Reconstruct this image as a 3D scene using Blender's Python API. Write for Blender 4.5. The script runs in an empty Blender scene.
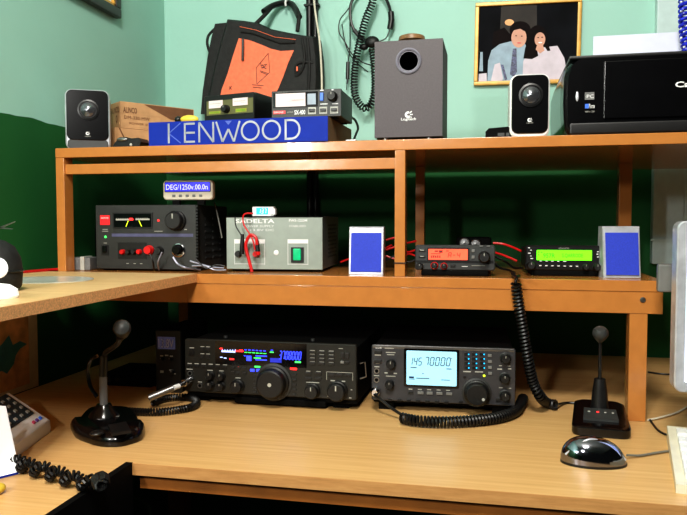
import bpy, bmesh, math, random
from mathutils import Vector, Matrix
random.seed(7)
COL = bpy.context.scene.collection
D2R = math.radians

# ------------------------------------------------------------------ camera maths
F, YAW, PIT, ROL, CZ = 698.9, .2107, .0497, -.0008, 1.092
_d = Vector((-math.sin(YAW)*math.cos(PIT), math.cos(YAW)*math.cos(PIT), -math.sin(PIT)))
_r = Vector((math.cos(YAW), math.sin(YAW), 0)); _u = _r.cross(_d)
_r2 = _r*math.cos(ROL)+_u*math.sin(ROL); _u2 = -_r*math.sin(ROL)+_u*math.cos(ROL)
CAM = Vector((0, 0, CZ))
def _ray(x, y): return _d+_r2*((x-343.5)/F)-_u2*((y-257.5)/F)
def PY(x, y, Y): v = _ray(x, y); return CAM+v*(Y/v.y)      # a point on the vertical plane y = Y
def PZ(x, y, Z): v = _ray(x, y); return CAM+v*((Z-CZ)/v.z)  # a point on the level z = Z
def PX(x, y, X): v = _ray(x, y); return CAM+v*(X/v.x)      # a point on the vertical plane x = X

ZT, ZM, ZD = 1.2466, .9906, .74     # top board, middle board, desk
WY, WX = 1.95, -.96                 # back wall, left wall

# ------------------------------------------------------------------ materials
def srgb(c):
    return tuple(((v/255)/12.92 if v/255 <= .04045 else ((v/255+.055)/1.055)**2.4) for v in c)
def mat(name, c, rough=.5, metal=0, emit=0, var=.08, scale=40, bump=0, coat=0, stretch=None, spec=None, alpha=1):
    m = bpy.data.materials.new(name); m.use_nodes = True
    nt = m.node_tree; b = nt.nodes['Principled BSDF']; L = nt.links
    col = srgb(c)
    b.inputs['Roughness'].default_value = rough; b.inputs['Metallic'].default_value = metal
    b.inputs['Coat Weight'].default_value = coat
    if spec is not None: b.inputs['Specular IOR Level'].default_value = spec
    tc = nt.nodes.new('ShaderNodeTexCoord'); mp = nt.nodes.new('ShaderNodeMapping')
    if stretch: mp.inputs['Scale'].default_value = stretch
    nz = nt.nodes.new('ShaderNodeTexNoise'); nz.inputs['Scale'].default_value = scale; nz.inputs['Detail'].default_value = 4
    rp = nt.nodes.new('ShaderNodeValToRGB')
    lo = tuple(max(0, v*(1-var*2)) for v in col)+(1,); hi = tuple(min(1, v*(1+var*2)) for v in col)+(1,)
    rp.color_ramp.elements[0].position = .3; rp.color_ramp.elements[1].position = .7
    rp.color_ramp.elements[0].color = lo; rp.color_ramp.elements[1].color = hi
    L.new(tc.outputs['Object'], mp.inputs['Vector']); L.new(mp.outputs[0], nz.inputs['Vector'])
    L.new(nz.outputs['Fac'], rp.inputs['Fac']); L.new(rp.outputs['Color'], b.inputs['Base Color'])
    if bump:
        bp = nt.nodes.new('ShaderNodeBump'); bp.inputs['Strength'].default_value = bump; bp.inputs['Distance'].default_value = .002
        L.new(nz.outputs['Fac'], bp.inputs['Height']); L.new(bp.outputs['Normal'], b.inputs['Normal'])
    if emit:
        L.new(rp.outputs['Color'], b.inputs['Emission Color']); b.inputs['Emission Strength'].default_value = emit
    if alpha < 1: b.inputs['Alpha'].default_value = alpha
    return m

def two_tone_wall(name):
    m = bpy.data.materials.new(name); m.use_nodes = True
    nt = m.node_tree; b = nt.nodes['Principled BSDF']; L = nt.links
    tc = nt.nodes.new('ShaderNodeTexCoord'); sx = nt.nodes.new('ShaderNodeSeparateXYZ')
    nz = nt.nodes.new('ShaderNodeTexNoise'); nz.inputs['Scale'].default_value = 5; nz.inputs['Detail'].default_value = 3
    L.new(tc.outputs['Object'], nz.inputs['Vector']); L.new(tc.outputs['Object'], sx.inputs[0])
    ma = nt.nodes.new('ShaderNodeMath'); ma.operation = 'MULTIPLY_ADD'; ma.inputs[1].default_value = .022; L.new(nz.outputs['Fac'], ma.inputs[0])
    L.new(sx.outputs['Z'], ma.inputs[2])
    gt = nt.nodes.new('ShaderNodeMath'); gt.operation = 'GREATER_THAN'; gt.inputs[1].default_value = 1.327; L.new(ma.outputs[0], gt.inputs[0])
    r1 = nt.nodes.new('ShaderNodeValToRGB'); r2 = nt.nodes.new('ShaderNodeValToRGB')
    for r, a, c in ((r1, (14, 82, 34), (20, 96, 42)), (r2, (154, 200, 186), (165, 210, 197))):
        r.color_ramp.elements[0].color = srgb(a)+(1,); r.color_ramp.elements[1].color = srgb(c)+(1,); L.new(nz.outputs['Fac'], r.inputs['Fac'])
    mx = nt.nodes.new('ShaderNodeMix'); mx.data_type = 'RGBA'
    L.new(gt.outputs[0], mx.inputs[0]); L.new(r1.outputs[0], mx.inputs[6]); L.new(r2.outputs[0], mx.inputs[7])
    L.new(mx.outputs[2], b.inputs['Base Color'])
    mr = nt.nodes.new('ShaderNodeMapRange'); mr.inputs[3].default_value = .75; mr.inputs[4].default_value = .6
    L.new(gt.outputs[0], mr.inputs[0]); L.new(mr.outputs[0], b.inputs['Roughness'])
    n2 = nt.nodes.new('ShaderNodeTexNoise'); n2.inputs['Scale'].default_value = 60; L.new(tc.outputs['Object'], n2.inputs['Vector'])
    bp = nt.nodes.new('ShaderNodeBump'); bp.inputs['Strength'].default_value = .12; bp.inputs['Distance'].default_value = .003
    L.new(n2.outputs['Fac'], bp.inputs['Height']); L.new(bp.outputs[0], b.inputs['Normal'])
    return m

def wood(name, a, b_, c_, rough=.35, sx=1.2, sy=42):
    m = bpy.data.materials.new(name); m.use_nodes = True
    nt = m.node_tree; b = nt.nodes['Principled BSDF']; L = nt.links
    tc = nt.nodes.new('ShaderNodeTexCoord'); mp = nt.nodes.new('ShaderNodeMapping'); mp.inputs['Scale'].default_value = (sx, sy, sy)
    nz = nt.nodes.new('ShaderNodeTexNoise'); nz.inputs['Scale'].default_value = 3; nz.inputs['Detail'].default_value = 7; nz.inputs['Roughness'].default_value = .65
    rp = nt.nodes.new('ShaderNodeValToRGB'); e = rp.color_ramp.elements
    e[0].position = .33; e[1].position = .68; e[0].color = srgb(a)+(1,); e[1].color = srgb(c_)+(1,)
    k = e.new(.5); k.color = srgb(b_)+(1,)
    L.new(tc.outputs['Object'], mp.inputs[0]); L.new(mp.outputs[0], nz.inputs['Vector']); L.new(nz.outputs['Fac'], rp.inputs[0])
    L.new(rp.outputs[0], b.inputs['Base Color']); b.inputs['Roughness'].default_value = rough
    return m

M = dict(
 wall=two_tone_wall('wall paint mint over dark green'),
 floor=mat('dark floor', (24, 22, 20), .7, scale=8),
 ceil=mat('white ceiling', (225, 225, 215), .8, scale=8),
 desk=wood('beech laminate', (200, 156, 100), (210, 168, 112), (218, 180, 126)),
 band=wood('beech edge band', (176, 128, 76), (190, 140, 86), (200, 152, 96), .5, 6, 60),
 wing=wood('pale laminate', (208, 170, 116), (218, 182, 130), (226, 192, 142), .4, .8, 20),
 chip=mat('chipboard edge', (226, 172, 118), .6, var=.12, scale=420),
 paint=mat('orange brown gloss paint', (182, 120, 62), .24, var=.025, scale=45, bump=.18, coat=.35),
 under=mat('brown apron wood', (150, 92, 38), .5, var=.1, scale=20),
 blk=mat('black plastic', (20, 20, 21), .38), blkm=mat('matt black plastic', (8, 8, 8), .75, spec=.12),
 blkg=mat('gloss black plastic', (8, 8, 10), .18), grey=mat('dark grey enamel', (50, 52, 52), .5),
 panel=mat('charcoal panel', (42, 43, 42), .45), panel2=mat('olive black panel', (27, 27, 23), .45),
 icomp=mat('graphite panel', (56, 56, 59), .38), knob=mat('black rubber knob', (14, 14, 14), .5, scale=200, bump=.2),
 btn=mat('dark button', (30, 30, 30), .45), btng=mat('grey button', (112, 112, 110), .45),
 silver=mat('silver plastic', (196, 198, 204), .3, .35), chrome=mat('chrome', (205, 205, 210), .08, 1),
 steel=mat('brushed steel', (142, 142, 142), .3, .9), white=mat('white plastic', (232, 232, 230), .4, var=.02),
 glow_white=mat('white with added glow', (252, 252, 252), .6, var=.01, emit=.22), cream=mat('cream plastic', (214, 204, 186), .4, var=.03),  # faint glow added so the white card, case and tag look strongly lit
 beige=mat('beige plastic', (218, 212, 190), .45, var=.03), sadg=mat('grey green enamel', (144, 154, 146), .4, .1, var=.03),
 sads=mat('dark blue grey steel', (122, 132, 142), .4, .3), sub=mat('taupe grey vinyl', (76, 69, 73), .55, var=.05, scale=300),
 subs=mat('dark vinyl side', (48, 52, 52), .55), blue=mat('blue printed card', (18, 46, 150), .6, var=.03, spec=.2),
 card=mat('brown cardboard', (188, 146, 104), .8, var=.06), cardd=mat('dim cardboard', (132, 112, 84), .8, var=.06),
 cardp=mat('brown ink on card', (112, 76, 50), .8), ltr=mat('silver grey ink', (150, 153, 162), .4, .2),
 fade=mat('faded blue grey ink', (78, 100, 190), .5), ringm=mat('grey lilac ring', (120, 118, 130), .35), port=mat('port brown', (120, 80, 58), .7), cone=mat('grey metal cone', (120, 122, 128), .22, .8), navy=mat('dark slate panel', (38, 52, 60), .5), wht=mat('white ink', (228, 228, 228), .5, var=.01), lab=mat('dim grey ink', (168, 168, 160), .5),
 bluegr=mat('blue speaker grille', (40, 62, 186), .7, var=.12, scale=900, bump=.2),
 orange=mat('orange nylon', (246, 122, 84), .6, var=.05, bump=.4, scale=90), cloth=mat('black nylon cloth', (24, 24, 24), .7, var=.2, scale=90, bump=.5),
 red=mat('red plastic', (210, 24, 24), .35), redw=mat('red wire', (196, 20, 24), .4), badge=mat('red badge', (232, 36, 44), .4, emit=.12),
 gold=mat('gilt wood', (206, 156, 66), .35, .1, var=.1), darkwood=mat('dark frame wood', (46, 40, 38), .3),
 lilac=mat('pale lilac paper', (206, 208, 226), .5, var=.02), curtain=mat('pale blue white cloth', (206, 222, 236), .7, var=.05, stretch=(30, 1, 1), scale=2),
 winw=mat('white window paint', (196, 216, 216), .5, var=.03),
 yellow=mat('yellow plastic', (220, 190, 70), .4), olive=mat('olive yellow panel', (98, 98, 62), .4, var=.06),
 yg=mat('yellow green badge', (146, 150, 52), .5), meter=mat('lit meter face', (214, 200, 200), .5, emit=.08, var=.02),
 lcdblue=mat('blue backlit lcd', (34, 28, 210), .3, emit=1.1, var=.02), lcdtxt=mat('pale blue lcd text', (190, 190, 255), .4, emit=1.1, var=.02),
 lcdcy=mat('cyan backlit lcd', (150, 206, 228), .3, emit=.5, var=.03, scale=8), lcdink=mat('dark lcd ink', (26, 48, 84), .5),
 lcdor=mat('orange red lcd', (246, 84, 58), .3, emit=1.1, var=.04, scale=20), inkor=mat('dark red lcd ink', (120, 30, 30), .5),
 lcdgr=mat('green backlit lcd', (98, 240, 26), .3, emit=1.4, var=.03, scale=20), inkgr=mat('dark green lcd ink', (40, 150, 20), .5, emit=.3),
 glow_b=mat('blue digits', (50, 66, 255), .4, emit=1.5, var=.01), glow_b2=mat('dim blue digits', (30, 40, 150), .4, emit=.9), glow_r=mat('red glow', (255, 40, 40), .4, emit=2, var=.01),
 glow_g=mat('green glow', (60, 220, 90), .4, emit=1.6, var=.01), glow_w=mat('pale glow', (170, 190, 255), .4, emit=1.2, var=.01),
 glow_y=mat('yellow green glow', (200, 230, 40), .4, emit=1.8, var=.01), glow_c=mat('cyan glow', (0, 170, 255), .4, emit=1.8, var=.1, scale=90),
 glass=mat('black display glass', (5, 5, 9), .12), greensw=mat('green rocker', (0, 168, 110), .3, emit=.35),
 dimlcd=mat('violet grey lcd', (70, 70, 96), .4, emit=.35), teal=mat('dark teal ink', (64, 130, 140), .7), mapc=mat('tan map paper', (214, 170, 116), .7, var=.15, scale=30),
 mapb=mat('map border paper', (214, 206, 176), .7, var=.04), beads=mat('blue beads', (40, 50, 190), .25, var=.3, scale=120),
 screen=mat('lit screen', (214, 226, 255), .3, emit=1.1, var=.01), scrblue=mat('blue screen bars', (70, 120, 230), .3, emit=1.0, var=.05),
 skin=mat('printed skin tone', (204, 146, 122), .5, var=.04), hair=mat('printed dark hair', (22, 14, 15), .7, spec=.1), shirt=mat('printed blue shirt', (138, 160, 178), .5, var=.08),
 blouse=mat('printed pale blouse', (204, 192, 204), .5, var=.05), photobg=mat('printed night background', (14, 15, 20), .7, var=.3, scale=14, spec=.1), tie=mat('printed tie', (66, 70, 104), .5, var=.5, scale=300),
 glowp=mat('printed lamp glow', (232, 168, 104), .5), photobr=mat('printed brown wall', (40, 32, 28), .7, var=.2, scale=20), mousem=mat('mirror grey mouse shell', (150, 150, 162), .09, 1, var=.02),
 clear=mat('clear plastic sleeve', (206, 208, 200), .2, var=.04), wire=mat('black cable', (13, 13, 14), .4), wirew=mat('white cable', (214, 208, 190), .5), wireg=mat('grey cable', (112, 112, 104), .5),
 wires=mat('bare silver cable', (150, 150, 165), .3, .5), brownobj=mat('dark varnished wood', (120, 88, 56), .4, var=.2), darkint=mat('port interior', (56, 34, 26), .7), cable_dim=mat('dim green grey cable', (66, 84, 60), .5),
 purple=mat('purple button', (130, 90, 180), .5), pink=mat('pink button', (230, 90, 130), .5), bluebtn=mat('blue button', (60, 110, 210), .4, emit=.15), adapt=mat('grey adapter plastic', (104, 104, 104), .5),
)

# ------------------------------------------------------------------ mesh builder
class MB:
    def __init__(s): s.bm = bmesh.new(); s.mi = 0
    def _f(s, vs):
        try:
            f = s.bm.faces.new(vs); f.material_index = s.mi; return f
        except ValueError: return None
    def box(s, x0, y0, z0, x1, y1, z1, bev=0, seg=2):
        n0 = len(s.bm.faces)
        v = [s.bm.verts.new((x, y, z)) for z in (z0, z1) for y in (y0, y1) for x in (x0, x1)]
        fs = [s._f([v[i] for i in q]) for q in ((0, 2, 3, 1), (4, 5, 7, 6), (0, 1, 5, 4), (2, 6, 7, 3), (0, 4, 6, 2), (1, 3, 7, 5))]
        if bev:
            es = list({e for f in fs for e in f.edges})
            r = bmesh.ops.bevel(s.bm, geom=es, offset=bev, segments=seg, affect='EDGES', profile=.5)
            for f in r['faces']: f.material_index = s.mi
        return s
    def prism(s, pts, vec):
        a = [s.bm.verts.new(p) for p in pts]; b = [s.bm.verts.new(Vector(p)+Vector(vec)) for p in pts]; n = len(a)
        s._f(a[::-1]); s._f(b)
        for i in range(n): s._f([a[i], a[(i+1) % n], b[(i+1) % n], b[i]])
        return s
    def loft(s, rings, caps=True):
        R = [[s.bm.verts.new(p) for p in r] for r in rings]; n = len(R[0])
        for a, b in zip(R, R[1:]):
            for i in range(n): s._f([a[i], a[(i+1) % n], b[(i+1) % n], b[i]])
        if caps: s._f(R[0][::-1]); s._f(R[-1])
        return s
    def cyl(s, p0, p1, r0, r1=None, seg=24):
        r1 = r0 if r1 is None else r1
        p0, p1 = Vector(p0), Vector(p1); t = (p1-p0).normalized()
        a = t.orthogonal().normalized(); b = t.cross(a)
        ring = lambda p, r: [p+(a*math.cos(2*math.pi*i/seg)+b*math.sin(2*math.pi*i/seg))*r for i in range(seg)]
        return s.loft([ring(p0, r0), ring(p1, max(r1, 1e-5))])
    def lathe(s, prof, o=(0, 0, 0), ax=(0, 0, 1), seg=32):
        o = Vector(o); t = Vector(ax).normalized(); a = t.orthogonal().normalized(); b = t.cross(a)
        return s.loft([[o+t*h+(a*math.cos(2*math.pi*i/seg)+b*math.sin(2*math.pi*i/seg))*max(r, 1e-5) for i in range(seg)] for r, h in prof])
    def ell(s, c, r, n=16, m=10):
        c = Vector(c)
        return s.loft([[c+Vector((r[0]*math.sin(t)*math.cos(p), r[1]*math.sin(t)*math.sin(p), -r[2]*math.cos(t))) for p in (2*math.pi*i/n for i in range(n))] for t in (max(.02, min(math.pi-.02, math.pi*j/m)) for j in range(m+1))])
    def tube(s, pts, r, seg=8, taper=None):
        pts = [Vector(p) for p in pts]; rings = []; up = None
        for i, p in enumerate(pts):
            t = (pts[min(i+1, len(pts)-1)]-pts[max(i-1, 0)])
            if t.length < 1e-9: t = Vector((0, 0, 1))
            t.normalize()
            if up is None: up = t.orthogonal().normalized()
            up = up-t*up.dot(t)
            if up.length < 1e-6: up = t.orthogonal()
            up.normalize(); b = t.cross(up)
            rr = r if taper is None else r*(taper[0]+(taper[1]-taper[0])*i/(len(pts)-1))
            rings.append([p+(up*math.cos(2*math.pi*k/seg)+b*math.sin(2*math.pi*k/seg))*rr for k in range(seg)])
        return s.loft(rings)
    def coil(s, path, cr, wr, pitch, step=10, seg=5):
        P = resample(path, pitch/step); up = None; out = []
        for i, p in enumerate(P):
            t = (P[min(i+1, len(P)-1)]-P[max(i-1, 0)]).normalized()
            if up is None: up = t.orthogonal().normalized()
            up = (up-t*up.dot(t)).normalized(); b = t.cross(up)
            a = 2*math.pi*i/step
            out.append(p+(up*math.cos(a)+b*math.sin(a))*cr)
        return s.tube(out, wr, seg)
    def rprism(s, x0, z0, x1, z1, r, y0, y1, inset=0, n=5):
        def ring(d, y):
            o = []
            rr = max(r-d, 1e-4)
            for cx, cz, a0 in ((x1-r, z1-r, 0), (x0+r, z1-r, 90), (x0+r, z0+r, 180), (x1-r, z0+r, 270)):
                for k in range(n+1):
                    a = D2R(a0+90*k/n); o.append(Vector((cx+rr*math.cos(a), y, cz+rr*math.sin(a))))
            return o
        if inset: return s.loft([ring(inset, y0), ring(0, y0+inset if y1 > y0 else y0-inset), ring(0, y1)])
        return s.loft([ring(0, y0), ring(0, y1)])
    def poly(s, pts): s._f([s.bm.verts.new(p) for p in pts]); return s
    def build(s, name, mats, parent=None, ang=35):
        bmesh.ops.recalc_face_normals(s.bm, faces=s.bm.faces)
        me = bpy.data.meshes.new(name); s.bm.to_mesh(me); s.bm.free()
        for m in (mats if isinstance(mats, (list, tuple)) else [mats]): me.materials.append(m)
        me.shade_smooth(); me.set_sharp_from_angle(angle=D2R(ang))
        o = bpy.data.objects.new(name, me); COL.objects.link(o)
        wn_ = o.modifiers.new('weighted normals', 'WEIGHTED_NORMAL'); wn_.keep_sharp = True; wn_.mode = 'FACE_AREA'; wn_.weight = 90
        if parent: o.parent = parent
        return o
def catmull(P, n=12):
    P = [Vector(p) for p in P]; o = []
    for i in range(len(P)-1):
        a, b, c, d = P[max(i-1, 0)], P[i], P[i+1], P[min(i+2, len(P)-1)]
        for k in range(n):
            t = k/n
            o.append(.5*((2*b)+(c-a)*t+(2*a-5*b+4*c-d)*t*t+(3*b-a-3*c+d)*t**3))
    return o+[P[-1]]
def resample(P, step):
    C = catmull(P, 24); o = [C[0]]; acc = 0
    for a, b in zip(C, C[1:]):
        L = (b-a).length
        while L > 0 and acc+L >= step:
            t = (step-acc)/L; a = a.lerp(b, t); o.append(a.copy()); L = (b-a).length; acc = 0
        acc += L
    return o
def tag(o, label, cat, group=None):
    o['label'] = label; o['category'] = cat
    if group: o['group'] = group
    return o
def thing(name, label, cat, loc, yaw=0, tilt=0, group=None):
    e = bpy.data.objects.new(name, None); COL.objects.link(e); e.empty_display_size = .03
    e.location = loc; e.rotation_euler = (-D2R(tilt), 0, D2R(yaw)); return tag(e, label, cat, group)
def struct(o): o['kind'] = 'structure'; return o

def text_mesh(s, x0, z0, w, h, y, parent, m, name='lettering', shear=0, bold=0, frame=None):
    """flat lettering filling the box x0..x0+w, z0..z0+h on the plane y, read from the front"""
    cu = bpy.data.curves.new('t', 'FONT'); cu.body = s; cu.shear = shear; cu.offset = bold; cu.resolution_u = 2
    t = bpy.data.objects.new('t', cu); COL.objects.link(t)
    dg = bpy.context.evaluated_depsgraph_get(); me = bpy.data.meshes.new_from_object(t.evaluated_get(dg))
    bpy.data.objects.remove(t); bpy.data.curves.remove(cu)
    xs = [v.co.x for v in me.vertices]; ys = [v.co.y for v in me.vertices]
    ax, bx, ay, by = min(xs), max(xs), min(ys), max(ys)
    for v in me.vertices:
        px = x0+(v.co.x-ax)/max(bx-ax, 1e-6)*w; pz = z0+(v.co.y-ay)/max(by-ay, 1e-6)*h
        v.co = (px, y, pz) if frame is None else frame(px, pz)
    me.materials.clear(); me.materials.append(m); me.name = name
    o = bpy.data.objects.new(name, me); COL.objects.link(o); o.parent = parent; return o

SEG = {'0': 'abcdef', '1': 'bc', '2': 'abged', '3': 'abgcd', '4': 'fgbc', '5': 'afgcd', '6': 'afgedc', '7': 'abc', '8': 'abcdefg', '9': 'abcdfg', '-': 'g', 'R': 'abefgc', 'A': 'abcefg', ' ': '', 'H': 'bcefg'}
def digits(s, x0, z0, w, h, y, parent, m, name='digits', slant=.15, th=.13):
    b = MB(); cell = w/len([c for c in s if c != '.']); cw = cell*.62; t = h*th; i = 0
    def bar(ax, az, bx, bz):
        sl = lambda x, z: Vector((x+(z-z0)*slant, y, z))
        dx, dz = bx-ax, bz-az; L = math.hypot(dx, dz); nx, nz = -dz/L*t/2, dx/L*t/2; g = t*.25
        ax += dx/L*g; az += dz/L*g; bx -= dx/L*g; bz -= dz/L*g
        b.poly([sl(ax+nx, az+nz), sl(bx+nx, bz+nz), sl(bx-nx, bz-nz), sl(ax-nx, az-nz)])
    for c in s:
        if c == '.':
            X = x0+i*cell-(cell-cw)*.5; b.poly([(X-t*.4, y, z0), (X+t*.4, y, z0), (X+t*.4, y, z0+t), (X-t*.4, y, z0+t)]); continue
        X = x0+i*cell; X1 = X+cw; zm = z0+h/2; z1 = z0+h
        S = dict(a=(X, z1, X1, z1), b=(X1, zm, X1, z1), c=(X1, z0, X1, zm), d=(X, z0, X1, z0), e=(X, z0, X, zm), f=(X, zm, X, z1), g=(X, zm, X1, zm))
        for k in SEG[c]: bar(*S[k])
        i += 1
    return b.build(name, m, parent)

class Dev:
    """a front panel: corners TL TR BR BL in the reading frame mapped to W x H"""
    def __init__(s, root, c, W, H): s.o, s.c, s.W, s.H = root, c, W, H; s.k = W/(c[1][0]-c[0][0])
    def m(s, x, y):
        TL, TR, BR, BL = s.c
        v = .5
        for _ in range(4):
            l = TL[0]+(BL[0]-TL[0])*v; r = TR[0]+(BR[0]-TR[0])*v; u = (x-l)/(r-l)
            t = TL[1]+(TR[1]-TL[1])*u; b = BL[1]+(BR[1]-BL[1])*u; v = (y-t)/(b-t)
        return u*s.W, (1-v)*s.H
    def knob(s, x, y, r, ln=.012, m='knob', name='knob', dot=None, ring=None, pointer=True):
        X, Z = s.m(x, y); R = r*s.k
        b = MB(); b.lathe([(R, 0), (R, -ln*.35), (R*.9, -ln*.42), (R*.84, -ln*.92), (R*.76, -ln), (0, -ln)], (X, 0, Z), (0, 1, 0))
        k = b.build(name, M[m], s.o)
        if ring: MB().lathe([(R*1.15, 0), (R*1.15, -.002), (R*1.0, -.003), (R*.95, 0)], (X, 0, Z), (0, 1, 0)).build('knob_ring', M[ring], k)
        if pointer: MB().box(X-R*.06, -ln-.0004, Z+R*.2, X+R*.06, -ln+.001, Z+R*.7).build('pointer', M['lab'], k)
        if dot: MB().cyl((X+dot[0]*R, -ln-.0006, Z+dot[1]*R), (X+dot[0]*R, -ln+.001, Z+dot[1]*R), R*.12, seg=12).build('finger_dimple', M['lab'], k)
        return k
    def rect(s, x0, y0, x1, y1, m, name, d=.001, y=0, bev=0, r=None, parent=None):
        X0, Z0 = s.m(x0, y1); X1, Z1 = s.m(x1, y0)
        b = MB()
        if r: b.rprism(X0, Z0, X1, Z1, r, y-d, y+.0005)
        else: b.box(X0, y-d, Z0, X1, y+.0005, Z1, bev)
        return b.build(name, M[m], parent or s.o)
    def btn(s, x, y, w, h, m='btn', d=.0025, name='button'):
        X, Z = s.m(x, y); W, H = w*s.k/2, h*s.k/2
        return MB().box(X-W, -d, Z-H, X+W, .0005, Z+H, min(W, H)*.25).build(name, M[m], s.o)
    def text(s, t, x0, y0, x1, y1, m='lab', d=.0006, shear=0, name='lettering', parent=None, bold=0):
        X0, Z0 = s.m(x0, y1); X1, Z1 = s.m(x1, y0)
        return text_mesh(t, X0, Z0, X1-X0, Z1-Z0, -d, parent or s.o, M[m], name, shear, bold)
    def digits(s, t, x0, y0, x1, y1, m, d=.0016, parent=None, th=.13, name='digits'):
        X0, Z0 = s.m(x0, y1); X1, Z1 = s.m(x1, y0)
        return digits(t, X0, Z0, X1-X0, Z1-Z0, -d, parent or s.o, M[m], name, th=th)
    def led(s, x, y, r, m, name='indicator_light'):
        X, Z = s.m(x, y); R = r*s.k
        return MB().ell((X, -.0005, Z), (R, .0012, R), 12, 6).build(name, M[m], s.o)
    def marks(s, L, m='lab', name='panel_markings', d=.0006):
        b = MB()
        for x, y, w, h in L:
            X, Z = s.m(x, y); W, H = w*s.k/2, h*s.k/2
            b.poly([(X-W, -d, Z-H), (X+W, -d, Z-H), (X+W, -d, Z+H), (X-W, -d, Z+H)])
        return b.build(name, M[m], s.o)
    def jack(s, x, y, r, m='steel'):
        X, Z = s.m(x, y); R = r*s.k
        j = MB().lathe([(R, .0005), (R, -.002), (R*.62, -.002), (R*.62, .0004)], (X, 0, Z), (0, 1, 0), 20).build('jack_socket', M[m], s.o)
        MB().cyl((X, -.0013, Z), (X, .0003, Z), R*.62, seg=16).build('socket_hole', M['blkm'], j)

def cable(name, pts, r, m, label, cat='cable', group=None, smooth=True):
    return tag(MB().tube(catmull(pts, 10) if smooth else pts, r, 8).build(name, M[m]), label, cat, group)

# ================================================================== THE ROOM
struct(MB().box(-2.2, -2.2, -.02, 2.2, 2.2, 0).build('floor', M['floor']))
struct(MB().box(WX-.1, -2.2, 0, WX, WY+.1, 2.55).build('wall_left', M['wall']))
wb = MB(); wb.box(WX, WY, 0, .52, WY+.1, 2.55); wb.box(.52, WY, 0, 2.2, WY+.1, .9)
struct(wb.build('wall_back', M['wall']))
struct(MB().box(WX-.1, -2.2, 2.55, 2.2, WY+.1, 2.6).build('ceiling', M['ceil']))
# window beyond the printer, seen as a pale jamb and panes
wn = struct(MB().box(.40, WY-.03, .985, .475, WY-.001, 2.2, .004).box(.52, WY-.03, .9, .56, WY, 2.2, .004).box(.475, WY-.025, .985, .52, WY-.001, 2.2).box(1.2, WY-.03, .9, 1.26, WY, 2.2, .004).box(.56, WY-.03, 2.14, 1.2, WY, 2.2).build('window_1', M['winw']))
struct(MB().box(.56, WY+.01, .9, 1.2, WY+.02, 2.14).build('window_pane', M['curtain'], wn))
MB().box(.396, WY-.034, 1.045, .5, WY-.028, 1.05).build('window_sill', M['winw'], wn)

# ================================================================== DESK
desk = thing('corner_desk', 'light beech L-shaped corner desk carrying the transceivers and microphones', 'desk', (0, 0, ZD))
b = MB()
L_ = [(-.525, .9235), (.95, .9235), (.95, 1.94), (-.955, 1.94), (-.955, .25), (-.525, .25)]
b.prism([(x, y, -.018) for x, y in L_], (0, 0, .018)).build('desktop', M['desk'], desk)
MB().box(-.5145, .9222, -.0178, .95, .9236, -.0003).build('edge_band', M['band'], desk)
MB().box(-.51, .936, -.042, .95, .952, -.0185).build('apron', M['under'], desk)
MB().box(-.5252, .25, -.14, -.5145, .9236, .0006).build('side_panel', M['blkm'], desk)
for x, y in ((.88, .96), (.88, 1.86), (-.90, .32), (-.90, 1.86), (-.585, .30)):
    MB().box(x-.025, y-.0, -.74, x+.025, y+.05, -.018).build('leg', M['under'], desk)

# ================================================================== HUTCH
hu = thing('desk_hutch', 'orange brown painted two-tier shelf unit standing on the desk against the wall', 'shelf unit', (0, 0, 0))
MB().box(-.889, 1.3, ZT-.0198, .62, 1.905, ZT, .0015).build('top_board', M['paint'], hu)
MB().box(-.889, 1.3, ZM-.0195, .2935, 1.905, ZM, .0012).build('middle_board', M['paint'], hu)
MB().box(-.60, 1.302, ZM-.0585, .291, 1.322, ZM-.0195, .001).box(-.889, 1.302, ZM-.0585, -.60, 1.322, ZM-.0195).build('apron', M['paint'], hu)
MB().box(-.870, 1.306, 1.193, -.180, 1.326, 1.2135, .001).build('front_rail', M['paint'], hu)
MB().box(-.889, 1.3005, ZM, -.8695, 1.332, ZT-.0198, .0015).build('post', M['paint'], hu)
MB().box(-.1805, 1.3005, ZM, -.1605, 1.33, ZT-.0198, .0015).build('post', M['paint'], hu)
for x in (-.185, .281): MB().box(x, 1.70, ZM, x+.028 if x > 0 else x+.022, 1.732, ZT-.0198, .0015).build('rear_post', M['paint'], hu)
MB().box(.2365, 1.303, ZD, .2668, 1.333, ZM-.0585, .0015).build('leg', M['paint'], hu)
MB().box(-.889, 1.87, ZD, -.86, 1.90, ZM-.0195, .0015).build('leg', M['paint'], hu)
MB().box(.585, 1.31, ZD, .615, 1.34, ZT-.0198, .0015).build('leg', M['paint'], hu)
sp = PY(643, 300, 1.30)
MB().lathe([(.0048, 0), (.0048, -.0015), (.0035, -.0028), (0, -.0028)], (sp.x, 1.302, sp.z), (0, 1, 0)).build('bolt_head', M['steel'], hu)

wg = thing('wing_shelf', 'pale laminate side shelf along the green wall, chipboard edge facing the room', 'shelf', (0, 0, 0))
MB().box(-.958, .69, ZM-.0170, -.5782, 1.2995, ZM+.0004).build('board', M['wing'], wg)
MB().box(-.5782, .69, ZM-.0168, -.5772, 1.2995, ZM).build('chipboard_edge', M['chip'], wg)
MB().box(-.958, .80, ZM-.12, -.94, .83, ZM-.0195).box(-.958, .80, ZM-.0395, -.72, .83, ZM-.0195).build('wall_bracket', M['paint'], wg)

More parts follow.
